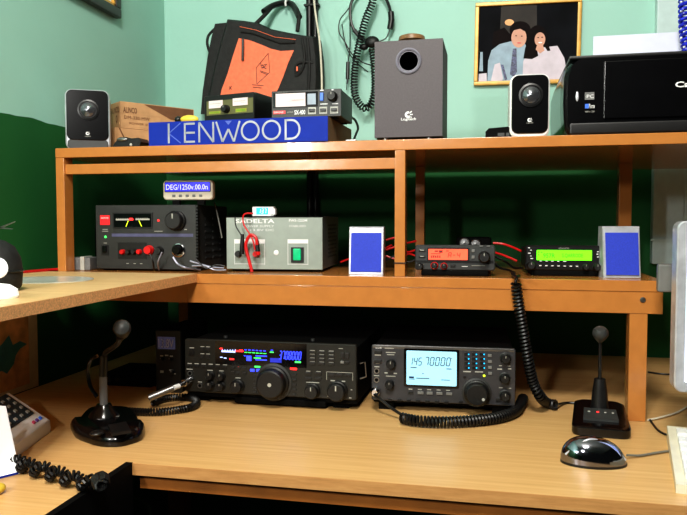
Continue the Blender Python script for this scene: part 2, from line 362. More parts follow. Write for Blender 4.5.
# ================================================================== RADIOS ON THE DESK
# --- Yaesu HF transceiver
W, H = .342, .108
t = thing('radio_transceiver', 'wide black transceiver with blue digits 37.080.00 left of the white-lit one', 'radio', (-.587, 1.264, ZD), 0, 0)
fr = MB().box(0, .004, .012, W, .28, .012+H, .003).build('case', M['blkm'], t)
tilt = thing  # front parts sit on a slightly raised face
pe = MB().rprism(0, .022, W, .022+H-.004, .004, -.004, .006, .0015).build('front_panel', M['panel2'], t)
pe2 = Vector((0, -.004, .022))
class Off:  # local frame on the face
    pass
def face(root, off, tiltdeg=0):
    e = root
    return e
d = Dev(pe, [(55, 51), (642, 85), (642, 275), (60, 255)], W, H-.004)
# details are parented to the front panel, whose own frame starts at its lower left corner
for v in pe.data.vertices: v.co = v.co-pe2
pe.location = pe2
gl = d.rect(166, 78, 478, 148, 'glass', 'display_window', .0008)
def yd(t_, *a, **k): return d.text(t_, *a, d=.0014, parent=gl, name='display_lettering', **k)
d.digits('3708000', 386, 106, 462, 130, 'glow_b', parent=gl, th=.12)
b = MB()
def prects(L, dd, mm, nm, par):
    b = MB()
    for x0, y0, x1, y1 in L:
        a = d.m(x0, y1); c = d.m(x1, y0); b.poly([(a[0], -dd, a[1]), (c[0], -dd, a[1]), (c[0], -dd, c[1]), (a[0], -dd, c[1])])
    return b.build(nm, M[mm], par)
prects([(188, 99, 236, 103)]+[(190+9*i, 93, 192+9*i, 99) for i in range(6)]+[(183, 121, 192, 124), (196, 124, 206, 127)], .0014, 'glow_w', 'meter_scale', gl)
prects([(182, 88, 192, 92), (236, 98, 264, 102), (216, 127, 232, 132), (250, 95, 262, 98)], .0014, 'glow_r', 'meter_marks', gl)
prects([(268+13*i, 94+1.0*i, 276+13*i, 97+1.0*i) for i in range(6)]+[(275, 118, 292, 136), (266, 116, 272, 119), (358, 97, 366, 100), (306, 118, 345, 120), (306, 132, 345, 134)], .0014, 'glow_b', 'display_marks', gl)
prects([(268+13*i, 104+1.0*i, 278+13*i, 106+1.0*i) for i in range(6)]+[(355, 104, 368, 107), (300, 125, 325, 127), (440, 139, 460, 144)], .0014, 'glow_g', 'display_marks', gl)
prects([(356, 128, 395, 142)], .0013, 'glow_b2', 'display_block', gl)
d.text('YAESU', 197, 73, 230, 79, 'gold'); d.text('HF TRANSCEIVER', 345, 83, 415, 88, 'lab'); d.text('FT-2000', 425, 84, 458, 91, 'gold')
d.btn(82, 104, 18, 20, 'blk'); d.led(82, 105, 4, 'glow_r')
for x, y in ((120, 92), (140, 93), (120, 120), (140, 121)): d.btn(x, y, 13, 13)
for i, x in enumerate((75, 100, 125, 150, 174, 198)): d.btn(x, 153+i*1.0, 17, 8)
for x, y in ((228, 162), (247, 163), (268, 164), (228, 180), (247, 181), (268, 182)): d.btn(x, y, 13, 7)
d.led(247, 163, 4, 'glow_r')
for x, y in ((77, 184), (113, 231)): d.jack(x, y, 9)
for x, y in ((150, 191), (188, 194), (150, 228), (188, 231)): d.knob(x, y, 15, .012)
d.led(152, 186, 3, 'glow_r')
d.knob(246, 230, 23, .016)
k = d.knob(368, 214, 54, .026, dot=(0.0, 0.0), ring='panel', pointer=False)
d.knob(499, 244, 25, .016); d.knob(581, 243, 33, .018)
for i in range(5): d.btn(305, 191+i*15.5, 12, 7); d.btn(438+(-1 if i > 3 else 0), 187+i*18, 13, 7)
for x in (484, 518):
    for y in (181, 200): d.btn(x, y, 20, 8)
for i in range(4):
    for j in range(3): d.btn(497+j*31, 107+i*13+j*1.5, 20, 8)
d.btn(596, 120, 12, 18); d.btn(612, 121, 12, 18); d.btn(596, 143, 12, 8, 'btng'); d.btn(612, 144, 12, 8)
for x in (561, 588, 615): d.btn(x, 187, 19, 9)
d.rect(303, 156, 322, 161, 'glow_g', 'indicator_bar'); d.rect(288, 167, 302, 176, 'glow_b', 'indicator_bar'); d.rect(309, 167, 323, 176, 'glow_b', 'indicator_bar')
d.rect(424, 163, 446, 169, 'glow_r', 'indicator_bar')
d.marks([(82, 86, 16, 3), (120, 82, 14, 2.5), (140, 83, 14, 2.5), (120, 109, 14, 2.5), (140, 110, 14, 2.5)]+[(75+25*i, 146+i, 15, 3) for i in range(6)]+[(75, 168, 22, 3), (148, 172, 20, 3), (188, 174, 16, 3), (113, 217, 14, 3), (246, 200, 18, 3), (75, 205, 14, 3)]+
 [(591, 96, 14, 2), (499, 214, 44, 2.5), (565, 207, 14, 4), (600, 209, 12, 4), (552, 232, 6, 3), (626, 238, 5, 3), (552, 262, 8, 3), (622, 266, 8, 3), (586, 178, 84, 1.5), (545, 190, 1.5, 26), (630, 193, 1.5, 26)]+[(498+j*31, 101+i*13+j*1.5, 16, 2) for i in range(4) for j in range(3)]+[(484, 174, 14, 2), (518, 175, 14, 2)])
MB().box(.012, .02, 0, .04, .05, .012).box(W-.05, .02, 0, W-.02, .05, .012).box(.012, .22, 0, .04, .25, .012).box(W-.05, .22, 0, W-.02, .25, .012).build('rubber_feet', M['blkm'], t)
MB().box(.10, .0, .004, W-.06, .012, .016, .002).build('bail_foot', M['blkm'], t)
b = MB(); b.tube([(W, .03, .085), (W+.010, .03, .088), (W+.012, .03, .060), (W, .03, .056)], .0018).build('side_handle', M['steel'], t)
MB().cyl((.06, .06, H+.012), (.06, .06, H+.016), .004).cyl((W-.1, .06, H+.012), (W-.1, .06, H+.016), .004).build('case_screws', M['steel'], t)

# --- Icom transceiver
W, H = .262, .104
t = thing('radio_transceiver', 'graphite transceiver with a bright white-blue display reading 145.700.00', 'radio', (-.220, 1.282, ZD), 2, 0)
MB().box(.002, .004, .014, W-.002, .29, .016+H, .003).build('case', M['blkm'], t)
pe = MB().rprism(0, 0, W, H, .003, 0, .010, .0012).build('front_panel', M['icomp'], t); pe.location = (0, -.004, .020)
d = Dev(pe, [(57, 72), (552, 88), (545, 290), (60, 270)], W, H)
MB().box(0.002, -.0006, H-.005, W*.99, .008, H+.0004, .0008).build('top_trim', M['steel'], pe)
d.rect(172, 90, 362, 220, 'blkg', 'display_bezel', .0014, r=.003)
gl = d.rect(181, 97, 354, 213, 'lcdcy', 'display', .002, r=.002)
d.digits('145', 190, 118, 237, 142, 'lcdink', d=.0026, parent=gl, th=.10); d.digits('70000', 243, 118, 336, 143, 'lcdink', d=.0026, parent=gl, th=.10)
prects([(195, 151, 216, 153), (190, 184, 207, 190), (190, 193, 210, 194), (215, 190, 260, 191), (335, 118, 338, 120), (300, 196, 330, 197), (318, 156, 336, 158), (236, 172, 240, 175)], .0026, 'lcdink', 'display_marks', gl)
for y in (98, 131): d.btn(80, y, 26, 13, 'btn')
for y in (165, 197): d.jack(77, y, 10)
d.knob(127, 139, 17, .014); d.knob(123, 213, 16, .014)
k = d.knob(419, 241, 44, .024, dot=(.5, -.3), ring='panel', pointer=False)
for i in range(4):
    for j in range(3): d.btn(386+j*26, 104+i*16, 14, 9, 'blk')
    d.btn(465, 110+i*21, 13, 10, 'btng')
for x, y in ((517, 119), (513, 189), (513, 251)): d.knob(x, y, 17, .015, ring='panel')
d.btn(196, 242, 18, 9); 
for i, x in enumerate((230, 261, 294, 327)): d.btn(x, 243+i, 21, 10, 'btng')
for i in range(7): d.btn(125+i*32, 268+i*1.5, 15, 9, 'blk')
d.btn(366, 276, 14, 10, 'blk'); d.led(445, 182, 4, 'glow_y'); d.btn(379, 186, 8, 5, 'blk'); d.btn(490, 267, 16, 12, 'btn')
d.text('ICOM', 72, 79, 92, 85, 'wht', bold=.01)
d.marks([(120, 84, 32, 3), (80, 108, 22, 4), (80, 137, 16, 4), (125, 99, 34, 3), (125, 107, 26, 3), (110, 172, 12, 4), (142, 174, 12, 4), (126, 184, 34, 3), (77, 150, 18, 3), (77, 182, 18, 3), (388, 167, 26, 4), (428, 168, 28, 4), (497, 158, 16, 4), (530, 157, 12, 4), (500, 224, 14, 3), (530, 226, 8, 3), (500, 146, 10, 2.5), (528, 147, 10, 2.5)]+[(195+32*i, 230+i, 14, 3) for i in range(5)])
d.marks([(394+j*26, 105+i*16, 4, 4) for i in range(4) for j in range(3)], 'glow_c', 'key_digits', .003)
X, Z = d.m(75, 236)
pl = MB().lathe([(.0085, 0), (.0085, -.012), (.007, -.014), (.0055, -.02), (0, -.02)], (X, 0, Z), (0, 1, 0)).build('plug', M['chrome'], pe)
MB().box(.012, .01, 0, .04, .04, .014).box(W-.04, .01, 0, W-.012, .04, .014).box(.012, .24, 0, .04, .27, .014).box(W-.04, .24, 0, W-.012, .27, .014).build('rubber_feet', M['blkm'], t)
icom = t

# --- small black upright unit left of the wide radio
W, H = .056, .130
t = thing('power_meter_unit', 'small upright black unit with a violet display, left of the wide radio', 'instrument', (-.683, 1.328, ZD), 1.7)
b = MB().box(0, .003, 0, W, .15, H, .002)
for i in range(14): b.box(-.0015, .004, .012+i*.008, .0005, .10, .015+i*.008)
b.build('case', M['blkm'], t)
pe = MB().rprism(0, 0, W, H, .002, 0, .006, .001).build('front_panel', M['blk'], t); pe.location = (0, -.002, 0)
d = Dev(pe, [(78, 52), (240, 55), (240, 380), (78, 372)], W, H)
gl = d.rect(94, 88, 205, 148, 'dimlcd', 'display', .001)
d.text('13.8V', 100, 98, 196, 140, 'lab', d=.0014, parent=gl, name='display_lettering')
d.knob(120, 200, 12, .008); d.knob(176, 202, 12, .008); d.knob(186, 268, 14, .009)
d.marks([(118, 184, 20, 8), (150, 182, 22, 8), (180, 186, 20, 8), (118, 266, 22, 14), (178, 258, 26, 6), (200, 278, 12, 5)], 'lab')

t = thing('low_black_box', 'low flat black box with two small dials behind the gooseneck microphone', 'device', (PY(107, 392, 1.38).x, 1.36, ZD))
MB().box(0, 0, 0, .115, .12, .026, .002).build('case', M['blkm'], t)
for x in (.02, .04): MB().lathe([(.006, 0), (.006, -.004), (.004, -.007), (0, -.007)], (x, 0, .015), (0, 1, 0)).build('dial', M['btn'], t)

# plug with metal connector on the wide radio
pl = thing('microphone_plug', 'silver metal microphone connector lying at the lower left of the wide radio', 'plug', PY(188, 381, 1.258))
o0 = Vector(pl.location); A = PY(190, 380, 1.256)-o0; B = PY(179, 386, 1.225)-o0; Cc = PY(168, 389.5, 1.20)-o0; E = PY(149, 398, 1.19)-o0
MB().cyl(A+Vector((0, .004, 0)), A.lerp(B, .55), .0072, .0072).build('locking_ring', M['chrome'], pl)
MB().cyl(A.lerp(B, .55), B, .0055, .005).build('neck', M['chrome'], pl)
MB().cyl(B, B.lerp(Cc, .5), .005, .0045).build('strain_relief', M['white'], pl)
MB().cyl(B.lerp(Cc, .5), E, .0062, .0068).build('connector_barrel', M['steel'], pl)
E = E+o0
b = MB(); z = ZD+.0078
path = [E, PZ(153, 403, z), PZ(163, 399, z), PZ(178, 397, z), PZ(192, 398, z), PZ(197, 402, z), PZ(191, 407, z), PZ(176, 410, z), PZ(155, 412, z), PZ(128, 411, z)]
b.coil(path[1:], .0055, .0021, .0052); b.tube(catmull(path[:2]), .0022)
tag(b.build('coiled_cord', M['wire']), 'black coiled cord running from the gooseneck microphone to the silver connector', 'cable')

b = MB(); z = ZD+.011
rt = icom.matrix_basis
P0 = PY(374, 394, 1.262)
b.tube(catmull([P0, PY(379, 398, 1.245), PY(390, 407, 1.235), PZ(402, 415, z)]), .0028)
b.coil([PZ(402, 418, z), PZ(418, 421, z), PZ(445, 422, z), PZ(475, 420.5, z), PZ(500, 417, z), PZ(515, 411, z), PZ(521, 403, z), PZ(523, 398, z)], .0078, .0026, .0062)
tag(b.build('coiled_cord', M['wire']), 'black coiled cord lying in front of the white-lit transceiver', 'cable')

b = MB()
b.tube(catmull([PZ(512, 273, ZM+.006), PZ(516, 277, ZM+.008), PY(519, 276, 1.289), PY(516, 280, 1.286), PY(516, 284, 1.286)]), .003)
b.coil([PY(516, 283, 1.285), PY(518, 300, 1.285), PY(523, 330, 1.285), PY(528, 360, 1.288), PY(533, 382, 1.30), PY(540, 396, 1.31), PZ(547, 403, ZD+.011), PZ(556, 405, ZD+.011)], .0078, .0027, .0066)
b.tube(catmull([PZ(556, 405, ZD+.01), PZ(565, 403, ZD+.003), PZ(576, 403, ZD+.003), PZ(590, 404, ZD+.004)]), .0024)
tag(b.build('coiled_cord', M['wire']), 'thick black coiled cord hanging from the middle shelf down to the desk', 'cable')

# ================================================================== MICROPHONES
t = thing('desk_microphone', 'gooseneck desk microphone on a wide glossy black base, left on the desk', 'microphone', (-.65, 1.07, ZD))
o0 = Vector(t.location)
fc = [PZ(70.5, 430, ZD), PZ(75, 438, ZD), PZ(86, 443, ZD), PZ(100, 447, ZD), PZ(111, 447.5, ZD), PZ(122, 447, ZD), PZ(132, 444.5, ZD), PZ(142, 440.5, ZD), PZ(145, 433, ZD), PZ(142, 424, .756), PZ(138, 417, .756), PZ(132, 410, .756), PZ(122, 408, .756), PZ(108, 408, .756), PZ(94, 408, .756), PZ(86, 411, .756), PZ(80, 417, .756), PZ(74, 424, .756)]
for p_ in fc: p_.z = ZD
foot = catmull(fc+[fc[0]], 2)[:-1]
cen = sum(foot, Vector())/len(foot)
def ringf(s, z): return [Vector(((p.x-cen.x)*s, (p.y-cen.y)*s, 0))+cen-o0+Vector((0, 0, z)) for p in foot]
MB().loft([ringf(.98, 0), ringf(1.0, .003), ringf(1.0, .010), ringf(.96, .017), ringf(.88, .0225), ringf(.6, .025)]).build('base', M['blkg'], t)
c1 = PZ(104, 415, ZD+.026)-o0; c1.z = .023
MB().lathe([(.026, 0), (.024, .006), (.016, .014), (.0115, .022), (0, .022)], c1).build('neck_collar', M['blkg'], t)
top = PY(103, 376, c1.y+o0.y)-o0
MB().cyl(c1+Vector((0, 0, .018)), top, .0066, .0066).build('pole', M['adapt'], t)
t2 = PY(104, 356, c1.y+o0.y)-o0
MB().cyl(top, t2, .0070, .0065).build('pole_sleeve', M['blk'], t)
Yh = c1.y+o0.y
MB().tube(catmull([t2, PY(106, 352, Yh-.005)-o0, PY(112, 348, Yh-.008)-o0, PY(118, 343, Yh-.01)-o0, PY(120.5, 336, Yh-.012)-o0]), .0044).build('gooseneck', M['blk'], t)
h0 = PY(121, 335, Yh-.01)-o0; h1 = PY(127, 321, Yh-.03)-o0; ax = (h1-h0).normalized()
hd = MB().lathe([(.0055, -.012), (.008, -.002), (.0115, .006), (.0115, .020), (.008, .024)], h0, ax).build('head', M['blk'], t)
gh = MB().lathe([(.0115, .006), (.0140, .010), (.0145, .018), (.012, .024), (.006, .027), (0, .0275)], h0+ax*.012, (ax*.6+Vector((.15, -.75, .1))).normalized()).build('grille', M['grey'], t)
MB().tube(catmull([t2+Vector((-.012, 0, 0)), PY(91, 360, Yh)-o0, PY(88, 370, Yh)-o0, PY(90, 385, Yh)-o0, PY(97, 397, Yh)-o0]), .0032).build('microphone_lead', M['blkg'], t)
pb = PZ(120, 428, ZD+.026)-o0
q = [PZ(108, 425, ZD+.027)-o0, PZ(126, 422, ZD+.027)-o0, PZ(131, 431, ZD+.027)-o0, PZ(112, 434, ZD+.027)-o0]
for p in q: p.z = .0235
MB().prism(q, (0, 0, .0045)).build('talk_bar', M['blk'], t)
e = PZ(97, 430, ZD+.027)-o0; e.z = .0225
MB().ell(e, (.011, .012, .004)).build('lock_button', M['blk'], t)
q = PZ(111, 416.5, ZD+.026)-o0
text_mesh('ADONIS', q.x-.014, q.y, .028, .006, 0, t, M['lab'], frame=lambda x, y: Vector((x, y, .0264)))

t = thing('desk_microphone', 'black desk microphone with straight rod and ball head, right of the coiled cord', 'microphone', (.1765, 1.192, ZD), -6)
def rr(w0, w1, y0, y1, z, r=.014):
    pts = []
    for cx, cy, a0, sx in ((1, 1, 0, w1), (-1, 1, 90, w1), (-1, -1, 180, w0), (1, -1, 270, w0)):
        for k in range(5):
            a = D2R(a0+22.5*k); X = cx*(sx/2-r)+r*math.cos(a); Yy = (y1-r if cy > 0 else y0+r)+r*math.sin(a); pts.append((X, Yy, z(Yy) if callable(z) else z))
    return pts
top = lambda y: .018+.12*max(0, y)
MB().loft([rr(.088, .082, 0, .125, .0), rr(.092, .084, -.002, .127, .004), rr(.092, .084, -.002, .127, lambda y: top(y)-.004), rr(.080, .073, .004, .121, top)]).build('base', M['blkg'], t)
pn = MB(); ps = [(-.028, .022, top(.022)+.0002), (.028, .022, top(.022)+.0002), (.026, .07, top(.07)+.0002), (-.026, .07, top(.07)+.0002)]
cp = MB().prism(ps, (0, 0, .004)).build('control_panel', M['grey'], t)
for i, x in enumerate((-.018, -.004, .008, .020)):
    MB().ell((x, .052, top(.052)+.0045), (.0022, .0022, .0012), 10, 6).build('indicator' if i == 1 else 'button', M['glow_r' if i == 1 else 'lab'], cp)
MB().lathe([(.0155, 0), (.0145, .006), (.0125, .03), (.0095, .052), (.0075, .053), (0, .053)], (0, .088, top(.09)-.002)).build('neck_collar', M['blk'], t)
MB().cyl((0, .088, .07), (-.001, .086, .143), .003).build('rod', M['blk'], t)
MB().lathe([(.0035, -.016), (.010, -.007), (.0135, 0), (.013, .007), (.009, .012), (0, .0135)], (-.001, .080, .158), (0, -.45, .9)).build('grille', M['grey'], t)

# mouse, its lead, keyboard, monitor
t = thing('computer_mouse', 'shiny mirror-grey computer mouse on the desk in front of the ball-head microphone', 'mouse', (.147, 1.062, ZD), 3); t.scale = (.93, .93, .9)
rings = []
n = 28
for j in range(9):
    f = j/8; hgt = .041*math.sin(f*math.pi/2); s = math.cos(f*math.pi/2)**.85 if f < 1 else .0
    s = max(s, .02)
    rings.append([Vector(((.050*math.cos(a))*s-.009*f, .030*math.sin(a)*s, .003+hgt)) for a in (2*math.pi*i/n for i in range(n))])
MB().loft(rings).build('shell', M['mousem'], t)
MB().loft([[Vector((.0505*math.cos(a), .0305*math.sin(a), z)) for a in (2*math.pi*i/n for i in range(n))] for z in (0, .004)]).build('base_rim', M['blk'], t)
MB().tube(catmull([(-.044, -.012, .016), (-.030, -.014, .030), (-.008, -.010, .0415), (.014, -.006, .036), (.034, -.008, .023), (.046, -.008, .010)]), .0022).build('top_ridge', M['silver'], t)
cable('mouse_lead', [(.198, 1.09, ZD+.006), PZ(640, 455.5, ZD+.003), PZ(655, 453, ZD+.003), PZ(668, 451, ZD+.003), PZ(680, 450, ZD+.003)], .0018, 'wireg', 'thin grey mouse lead running right under the keyboard')

kA, kB = PZ(667, 428, ZD+.02), PZ(676, 484, ZD+.012)
t = thing('computer_keyboard', 'beige computer keyboard at the right edge of the desk below the monitor', 'keyboard', (kB.x, kB.y, ZD), 0)
ky = math.atan2(-(kA.x-kB.x), (kA.y-kB.y)); t.rotation_euler = (0, 0, ky); KD = math.hypot(kA.x-kB.x, kA.y-kB.y)
MB().prism([(0, 0, 0), (0, KD, 0), (0, KD, .024), (0, KD*.55, .018), (0, 0, .012)], (.44, 0, 0)).build('body', M['beige'], t)
sl = lambda y: .0125+.0115*y/KD
for i in range(6):
    for j in range(9):
        y0 = .02+i*(KD-.045)/6+(0.006 if i == 5 else 0); x0 = .012+j*.019
        MB().box(x0, y0, sl(y0)-.001, x0+.016, y0+(KD-.045)/6-.004, sl(y0)+.007, .0015).build('key', M['white'], t)

t = thing('computer_monitor', 'silver white flat monitor at the right edge showing a bright blue-white window', 'monitor', (0, 0, 0), 0)
mA = PY(674, 392, 1.15); mB = PY(674, 221, 1.15)
t.location = (mA.x, 1.15, mA.z); mh = mB.z-mA.z
MB().rprism(0, 0, .36, mh, .012, 0, .03, .002).build('bezel', M['silver'], t)
sc = MB().rprism(.0145, .016, .345, mh-.012, .002, -.0012, .002).build('screen', M['screen'], t)
b = MB()
for z0, z1 in ((.03, .05), (.055, .06), (.068, .085), (.093, .098), (.205, .212), (.225, .240)): b.poly([(.018, -.0018, z0), (.20, -.0018, z0), (.20, -.0018, z1), (.018, -.0018, z1)])
b.build('screen_window', M['scrblue'], sc)
MB().box(.03, .03, .03, .33, .07, mh-.03, .01).build('rear_housing', M['beige'], t)
MB().box(.15, .03, -(mA.z-ZD)+.008, .21, .06, .06, .004).build('stand', M['white'], t)
MB().box(.08, -.02, -(mA.z-ZD), .28, .14, -(mA.z-ZD)+.012, .004).build('stand_foot', M['white'], t)
q = PY(657, 292, 1.24); q1 = PY(670, 264, 1.24)
MB().box(q.x-t.location.x, .085, q.z-t.location.z, q1.x-t.location.x+.08, .10, q1.z-t.location.z, .004).box(.03, .06, q.z-t.location.z, .09, .09, q1.z-t.location.z, .004).build('rear_bracket', M['btng'], t)
for i, (pts, mm, lb) in enumerate(((((648, 420), (662, 417), (680, 411), (700, 398)), 'wirew', 'pale keyboard cable curving behind the keyboard at the right'),
        (((650, 420), (658, 430), (668, 435), (684, 438)), 'wire', 'thin dark cable looping to the keyboard beside the right post'),
        (((648, 372), (664, 374), (680, 374), (700, 372)), 'wire', 'black cable lying behind the monitor at the back of the desk'))):
    cable('loose_cable', [PZ(x, y, ZD+.003) for x, y in pts], .0018, mm, lb)

# ================================================================== LOWER LEFT: PHONE, CORD, CARD, MAP
R_ = PZ(50, 432, ZD); Fp = PZ(17, 457, ZD); Bp = PZ(4, 411, ZD)
t = thing('telephone', 'white desk telephone with dark keypad panel at the left edge of the desk', 'telephone', R_)
u1 = (Fp-R_).normalized(); u2 = (Bp-R_).normalized()
def tp(a, c, z): return u1*a+u2*c+Vector((0, 0, z))
MB().loft([[tp(0, 0, 0), tp(.17, 0, 0), tp(.17, .17, 0), tp(0, .17, 0)], [tp(-.002, -.002, .006), tp(.172, -.002, .006), tp(.172, .172, .006), tp(-.002, .172, .006)], [tp(0, 0, .020), tp(.17, 0, .020), tp(.17, .17, .038), tp(0, .17, .038)], [tp(.005, .005, .023), tp(.165, .005, .023), tp(.165, .165, .041), tp(.005, .165, .041)]]).build('body', M['white'], t)
zz = lambda c: .0235+.018*(c-.005)/.16
pn = MB().prism([tp(.018, .045, zz(.045)), tp(.115, .045, zz(.045)), tp(.115, .16, zz(.16)), tp(.018, .16, zz(.16))], (0, 0, .002)).build('keypad_panel', M['navy'], t)
for i in range(4):
    for j in range(4):
        a, c = .026+i*.023, .052+j*.026
        MB().prism([tp(a, c, zz(c)+.002), tp(a+.008, c, zz(c)+.002), tp(a+.008, c+.010, zz(c+.010)+.002), tp(a, c+.010, zz(c+.010)+.002)], (0, 0, .002)).build('key', M['lab'], pn)
for i, mm in enumerate(('bluebtn', 'purple', 'pink')):
    a, c = .016+i*.013, .014; MB().prism([tp(a, c, zz(c)), tp(a+.007, c, zz(c)), tp(a+.007, c+.008, zz(c+.008)), tp(a, c+.008, zz(c+.008))], (0, 0, .0025)).build('function_key', M[mm], t)

# twisted telephone cord: a coil wound into larger loops
z = ZD+.014; base = resample([PZ(16, 462, ZD+.01), PZ(28, 466, z), PZ(50, 472, z), PZ(72, 479, z), PZ(95, 484, z)], .002)
path = []
Ltot = len(base)
for i, p in enumerate(base):
    a = i/Ltot*2*math.pi*5.5; tt = (base[min(i+1, Ltot-1)]-base[max(i-1, 0)]).normalized(); sd = tt.cross(Vector((0, 0, 1)))
    path.append(p+sd*math.cos(a)*.0052+Vector((0, 0, 1))*math.sin(a)*.0052)
path = path[::3]
path += [PZ(100, 486, ZD+.022), PZ(104, 482, ZD+.025), PZ(102, 477, ZD+.02), PZ(98, 478, ZD+.013)]
tag(MB().coil(path, .0058, .0021, .0044, 8).build('tangled_cord', M['wire']), 'tangled black coiled telephone cord on the desk beside the white card', 'cable')

t = [PZ(18.5, 474, ZD+.001), PZ(-14, 482, ZD+.001), PY(-14, 405, .90), PY(4.5, 406.5, .915)]
pc = thing('white_card', 'bright white card standing in front of the telephone at the left edge', 'card', t[0])
o0 = Vector(pc.location)
MB().prism([p-o0 for p in t], (.0005, .0025, 0)).build('sheet', M['glow_white'], pc)
MB().prism([t[0]-o0, t[1]-o0, t[1]-o0+Vector((0, 0, .003)), t[0]-o0+Vector((0, 0, .003))], (0, -.001, 0)).build('blue_border', M['blue'], pc)
tag(MB().ell(PZ(-3, 494, ZD)+Vector((0, 0, .007)), (.010, .012, .007)).build('yellow_cap', M['yellow']), 'small yellow cap on the desk below the white card', 'cap')

t = thing('wall_map', 'tan map with dark blue-green land and pale border on the wall under the side shelf', 'map', (WX+.002, 0, 0))
q = [PX(-40, 322, WX+.002), PX(36, 306, WX+.002), PX(36, 397, WX+.002), PX(-40, 440, WX+.002)]
yl, yr = .68, q[1].y; zt_, zb_ = .955, .7415
MB().box(0, yl, zb_, .002, yr, zt_).build('border', M['mapb'], t)
MB().box(.002, yl, zb_+.012, .0026, yr-.030, zt_-.030).build('map_sheet', M['mapc'], t)
land = [(-6, 352), (2, 344), (9, 335), (13, 345), (20, 341), (27, 344), (20, 349), (16, 355), (14, 364), (9, 371), (7, 374), (2, 371), (-4, 373), (-14, 368)]
lp = [PX(x, y, WX+.0050) for x, y in land]
MB().poly([(.0030, p.y, p.z) for p in lp]).build('landmass', M['teal'], t)

cable('hanging_cable', [PY(118, 500, 1.0), PY(132, 497, .99), PY(144, 501, .985), PY(150, 512, .985), PY(151, 530, .985), PY(150, 580, .985)], .003, 'cable_dim', 'dull green cable hanging under the desk front edge at the left')

# ================================================================== MIDDLE SHELF
# Diamond power supply
W, H = .225, .139
px0 = PY(97, 270, 1.345)
t = thing('power_supply', 'large charcoal bench power supply with red badge, twin needle meter and big knob', 'power supply', (px0.x, 1.345, ZM), 2)
b = MB().box(.001, .004, .004, W-.001, .19, H, .002)
for j in range(3):
    for i in range(7): b.box(W-.0012, .05+j*.045, .025+i*.014, W+.0003, .085+j*.045, .029+i*.014)
b.build('case', M['grey'], t)
pe = MB().rprism(0, 0, W, H-.004, .002, 0, .008, .001).build('front_panel', M['panel'], t); pe.location = (0, -.002, .004)
d = Dev(pe, [(72, 168), (485, 172), (490, 458), (72, 448)], W, H-.004)
b = MB()
for i in range(20): b.box(W, -.0006, .006+i*.0065, W+.004, .01, .0095+i*.0065)
b.build('edge_fins', M['blk'], pe)
bd = d.rect(92, 213, 132, 255, 'badge', 'badge', .001)
d.text('DIAMOND', 96, 221, 128, 228, 'wht', d=.0013, name='badge_lettering', parent=bd)
d.rect(146, 204, 310, 270, 'blk', 'meter_frame', .002)
mt = d.rect(152, 209, 305, 265, 'glass', 'meter_window', .0024)
prects([(160, 230, 215, 236), (242, 230, 300, 236)]+[(162+9*i, 226, 164+9*i, 230) for i in range(6)]+[(244+9*i, 226, 246+9*i, 230) for i in range(6)], .003, 'lab', 'meter_scale', mt)
prects([(216, 227, 232, 237)], .003, 'glow_r', 'meter_mark', mt)
for x0, x1 in ((202, 212), (267, 256)):
    a = d.m(x0, 264); c = d.m(x1, 238); MB().tube([(a[0], -.003, a[1]), (c[0], -.003, c[1])], .0006, 6).build('needle', M['glow_y'], mt)
d.led(334, 239, 4, 'glow_r'); d.knob(408, 241, 38, .022)
d.rect(140, 299, 475, 307, 'dimlcd', 'printed_stripe', .0006)
d.led(113, 308, 5, 'glow_g'); d.rect(95, 345, 126, 388, 'blk', 'switch_bezel', .0012); d.btn(110, 362, 16, 26, 'blkg', .005, 'rocker_switch')
d.rect(165, 335, 285, 405, 'blk', 'terminal_recess', .0008)
for x, mm in ((188, 'red'), (212, 'knob'), (235, 'knob'), (257, 'red')):
    X, Z = d.m(x, 375); MB().lathe([(.0055, 0), (.0055, -.008), (.004, -.011), (0, -.011)], (X, 0, Z), (0, 1, 0), 16).build('binding_post', M[mm], pe)
d.knob(298, 368, 18, .014, 'red', 'banana_plug', pointer=False); d.knob(340, 371, 16, .014, 'knob', 'banana_plug', pointer=False)
X, Z = d.m(418, 371)
sk = MB().lathe([(.0145, 0), (.0145, -.004), (.0125, -.005), (.011, -.001)], (X, 0, Z), (0, 1, 0)).build('lighter_socket', M['chrome'], pe)
MB().lathe([(.0105, 0), (.0105, -.010), (.008, -.016), (0, -.016)], (X-.001, 0, Z+.001), (0, 1, 0)).build('lighter_plug', M['blkg'], pe)
d.marks([(112, 275, 22, 2), (112, 283, 26, 2), (334, 286, 34, 2), (445, 280, 10, 3), (112, 335, 14, 2), (205, 426, 10, 2), (235, 427, 10, 2), (262, 428, 10, 2), (190, 360, 6, 2), (258, 360, 6, 2)])
MB().box(.01, .01, 0, .03, .03, .004).box(W-.03, .01, 0, W-.01, .03, .004).box(.01, .16, 0, .03, .18, .004).box(W-.03, .16, 0, W-.01, .18, .004).build('rubber_feet', M['blkm'], t)
psuY = 1.345
for i, (pts, r, mm, lb) in enumerate((
    (((150, 254), (153, 262), (154, 270)), .0018, 'wire', 'black lead hanging from the red plug of the charcoal power supply'),
    (((162, 252), (158, 262), (159, 270)), .0016, 'wires', 'grey lead hanging from the black plug of the charcoal power supply'),
    (((173, 257), (178, 264), (187, 268), (200, 270)), .0022, 'wires', 'grey lead from the round socket of the charcoal power supply'))):
    cable('test_lead', [PY(x, y, 1.322) if k < len(pts)-1 else PZ(x, y, ZM+.003) for k, (x, y) in enumerate(pts)], r, mm, lb)
for i, (pts, mm) in enumerate(((((190, 261), (200, 264), (212, 267), (224, 268)), 'wires'), (((192, 266), (205, 266), (215, 270), (226, 270)), 'wires'), (((196, 259), (206, 268), (216, 265), (225, 266)), 'wire'))):
    cable('power_cable', [PY(x, y, 1.325+.002*k) for k, (x, y) in enumerate(pts)], .0018, mm, ('upper silver cable', 'lower silver cable', 'black cable')[i]+' in the tangle between the two power supplies')
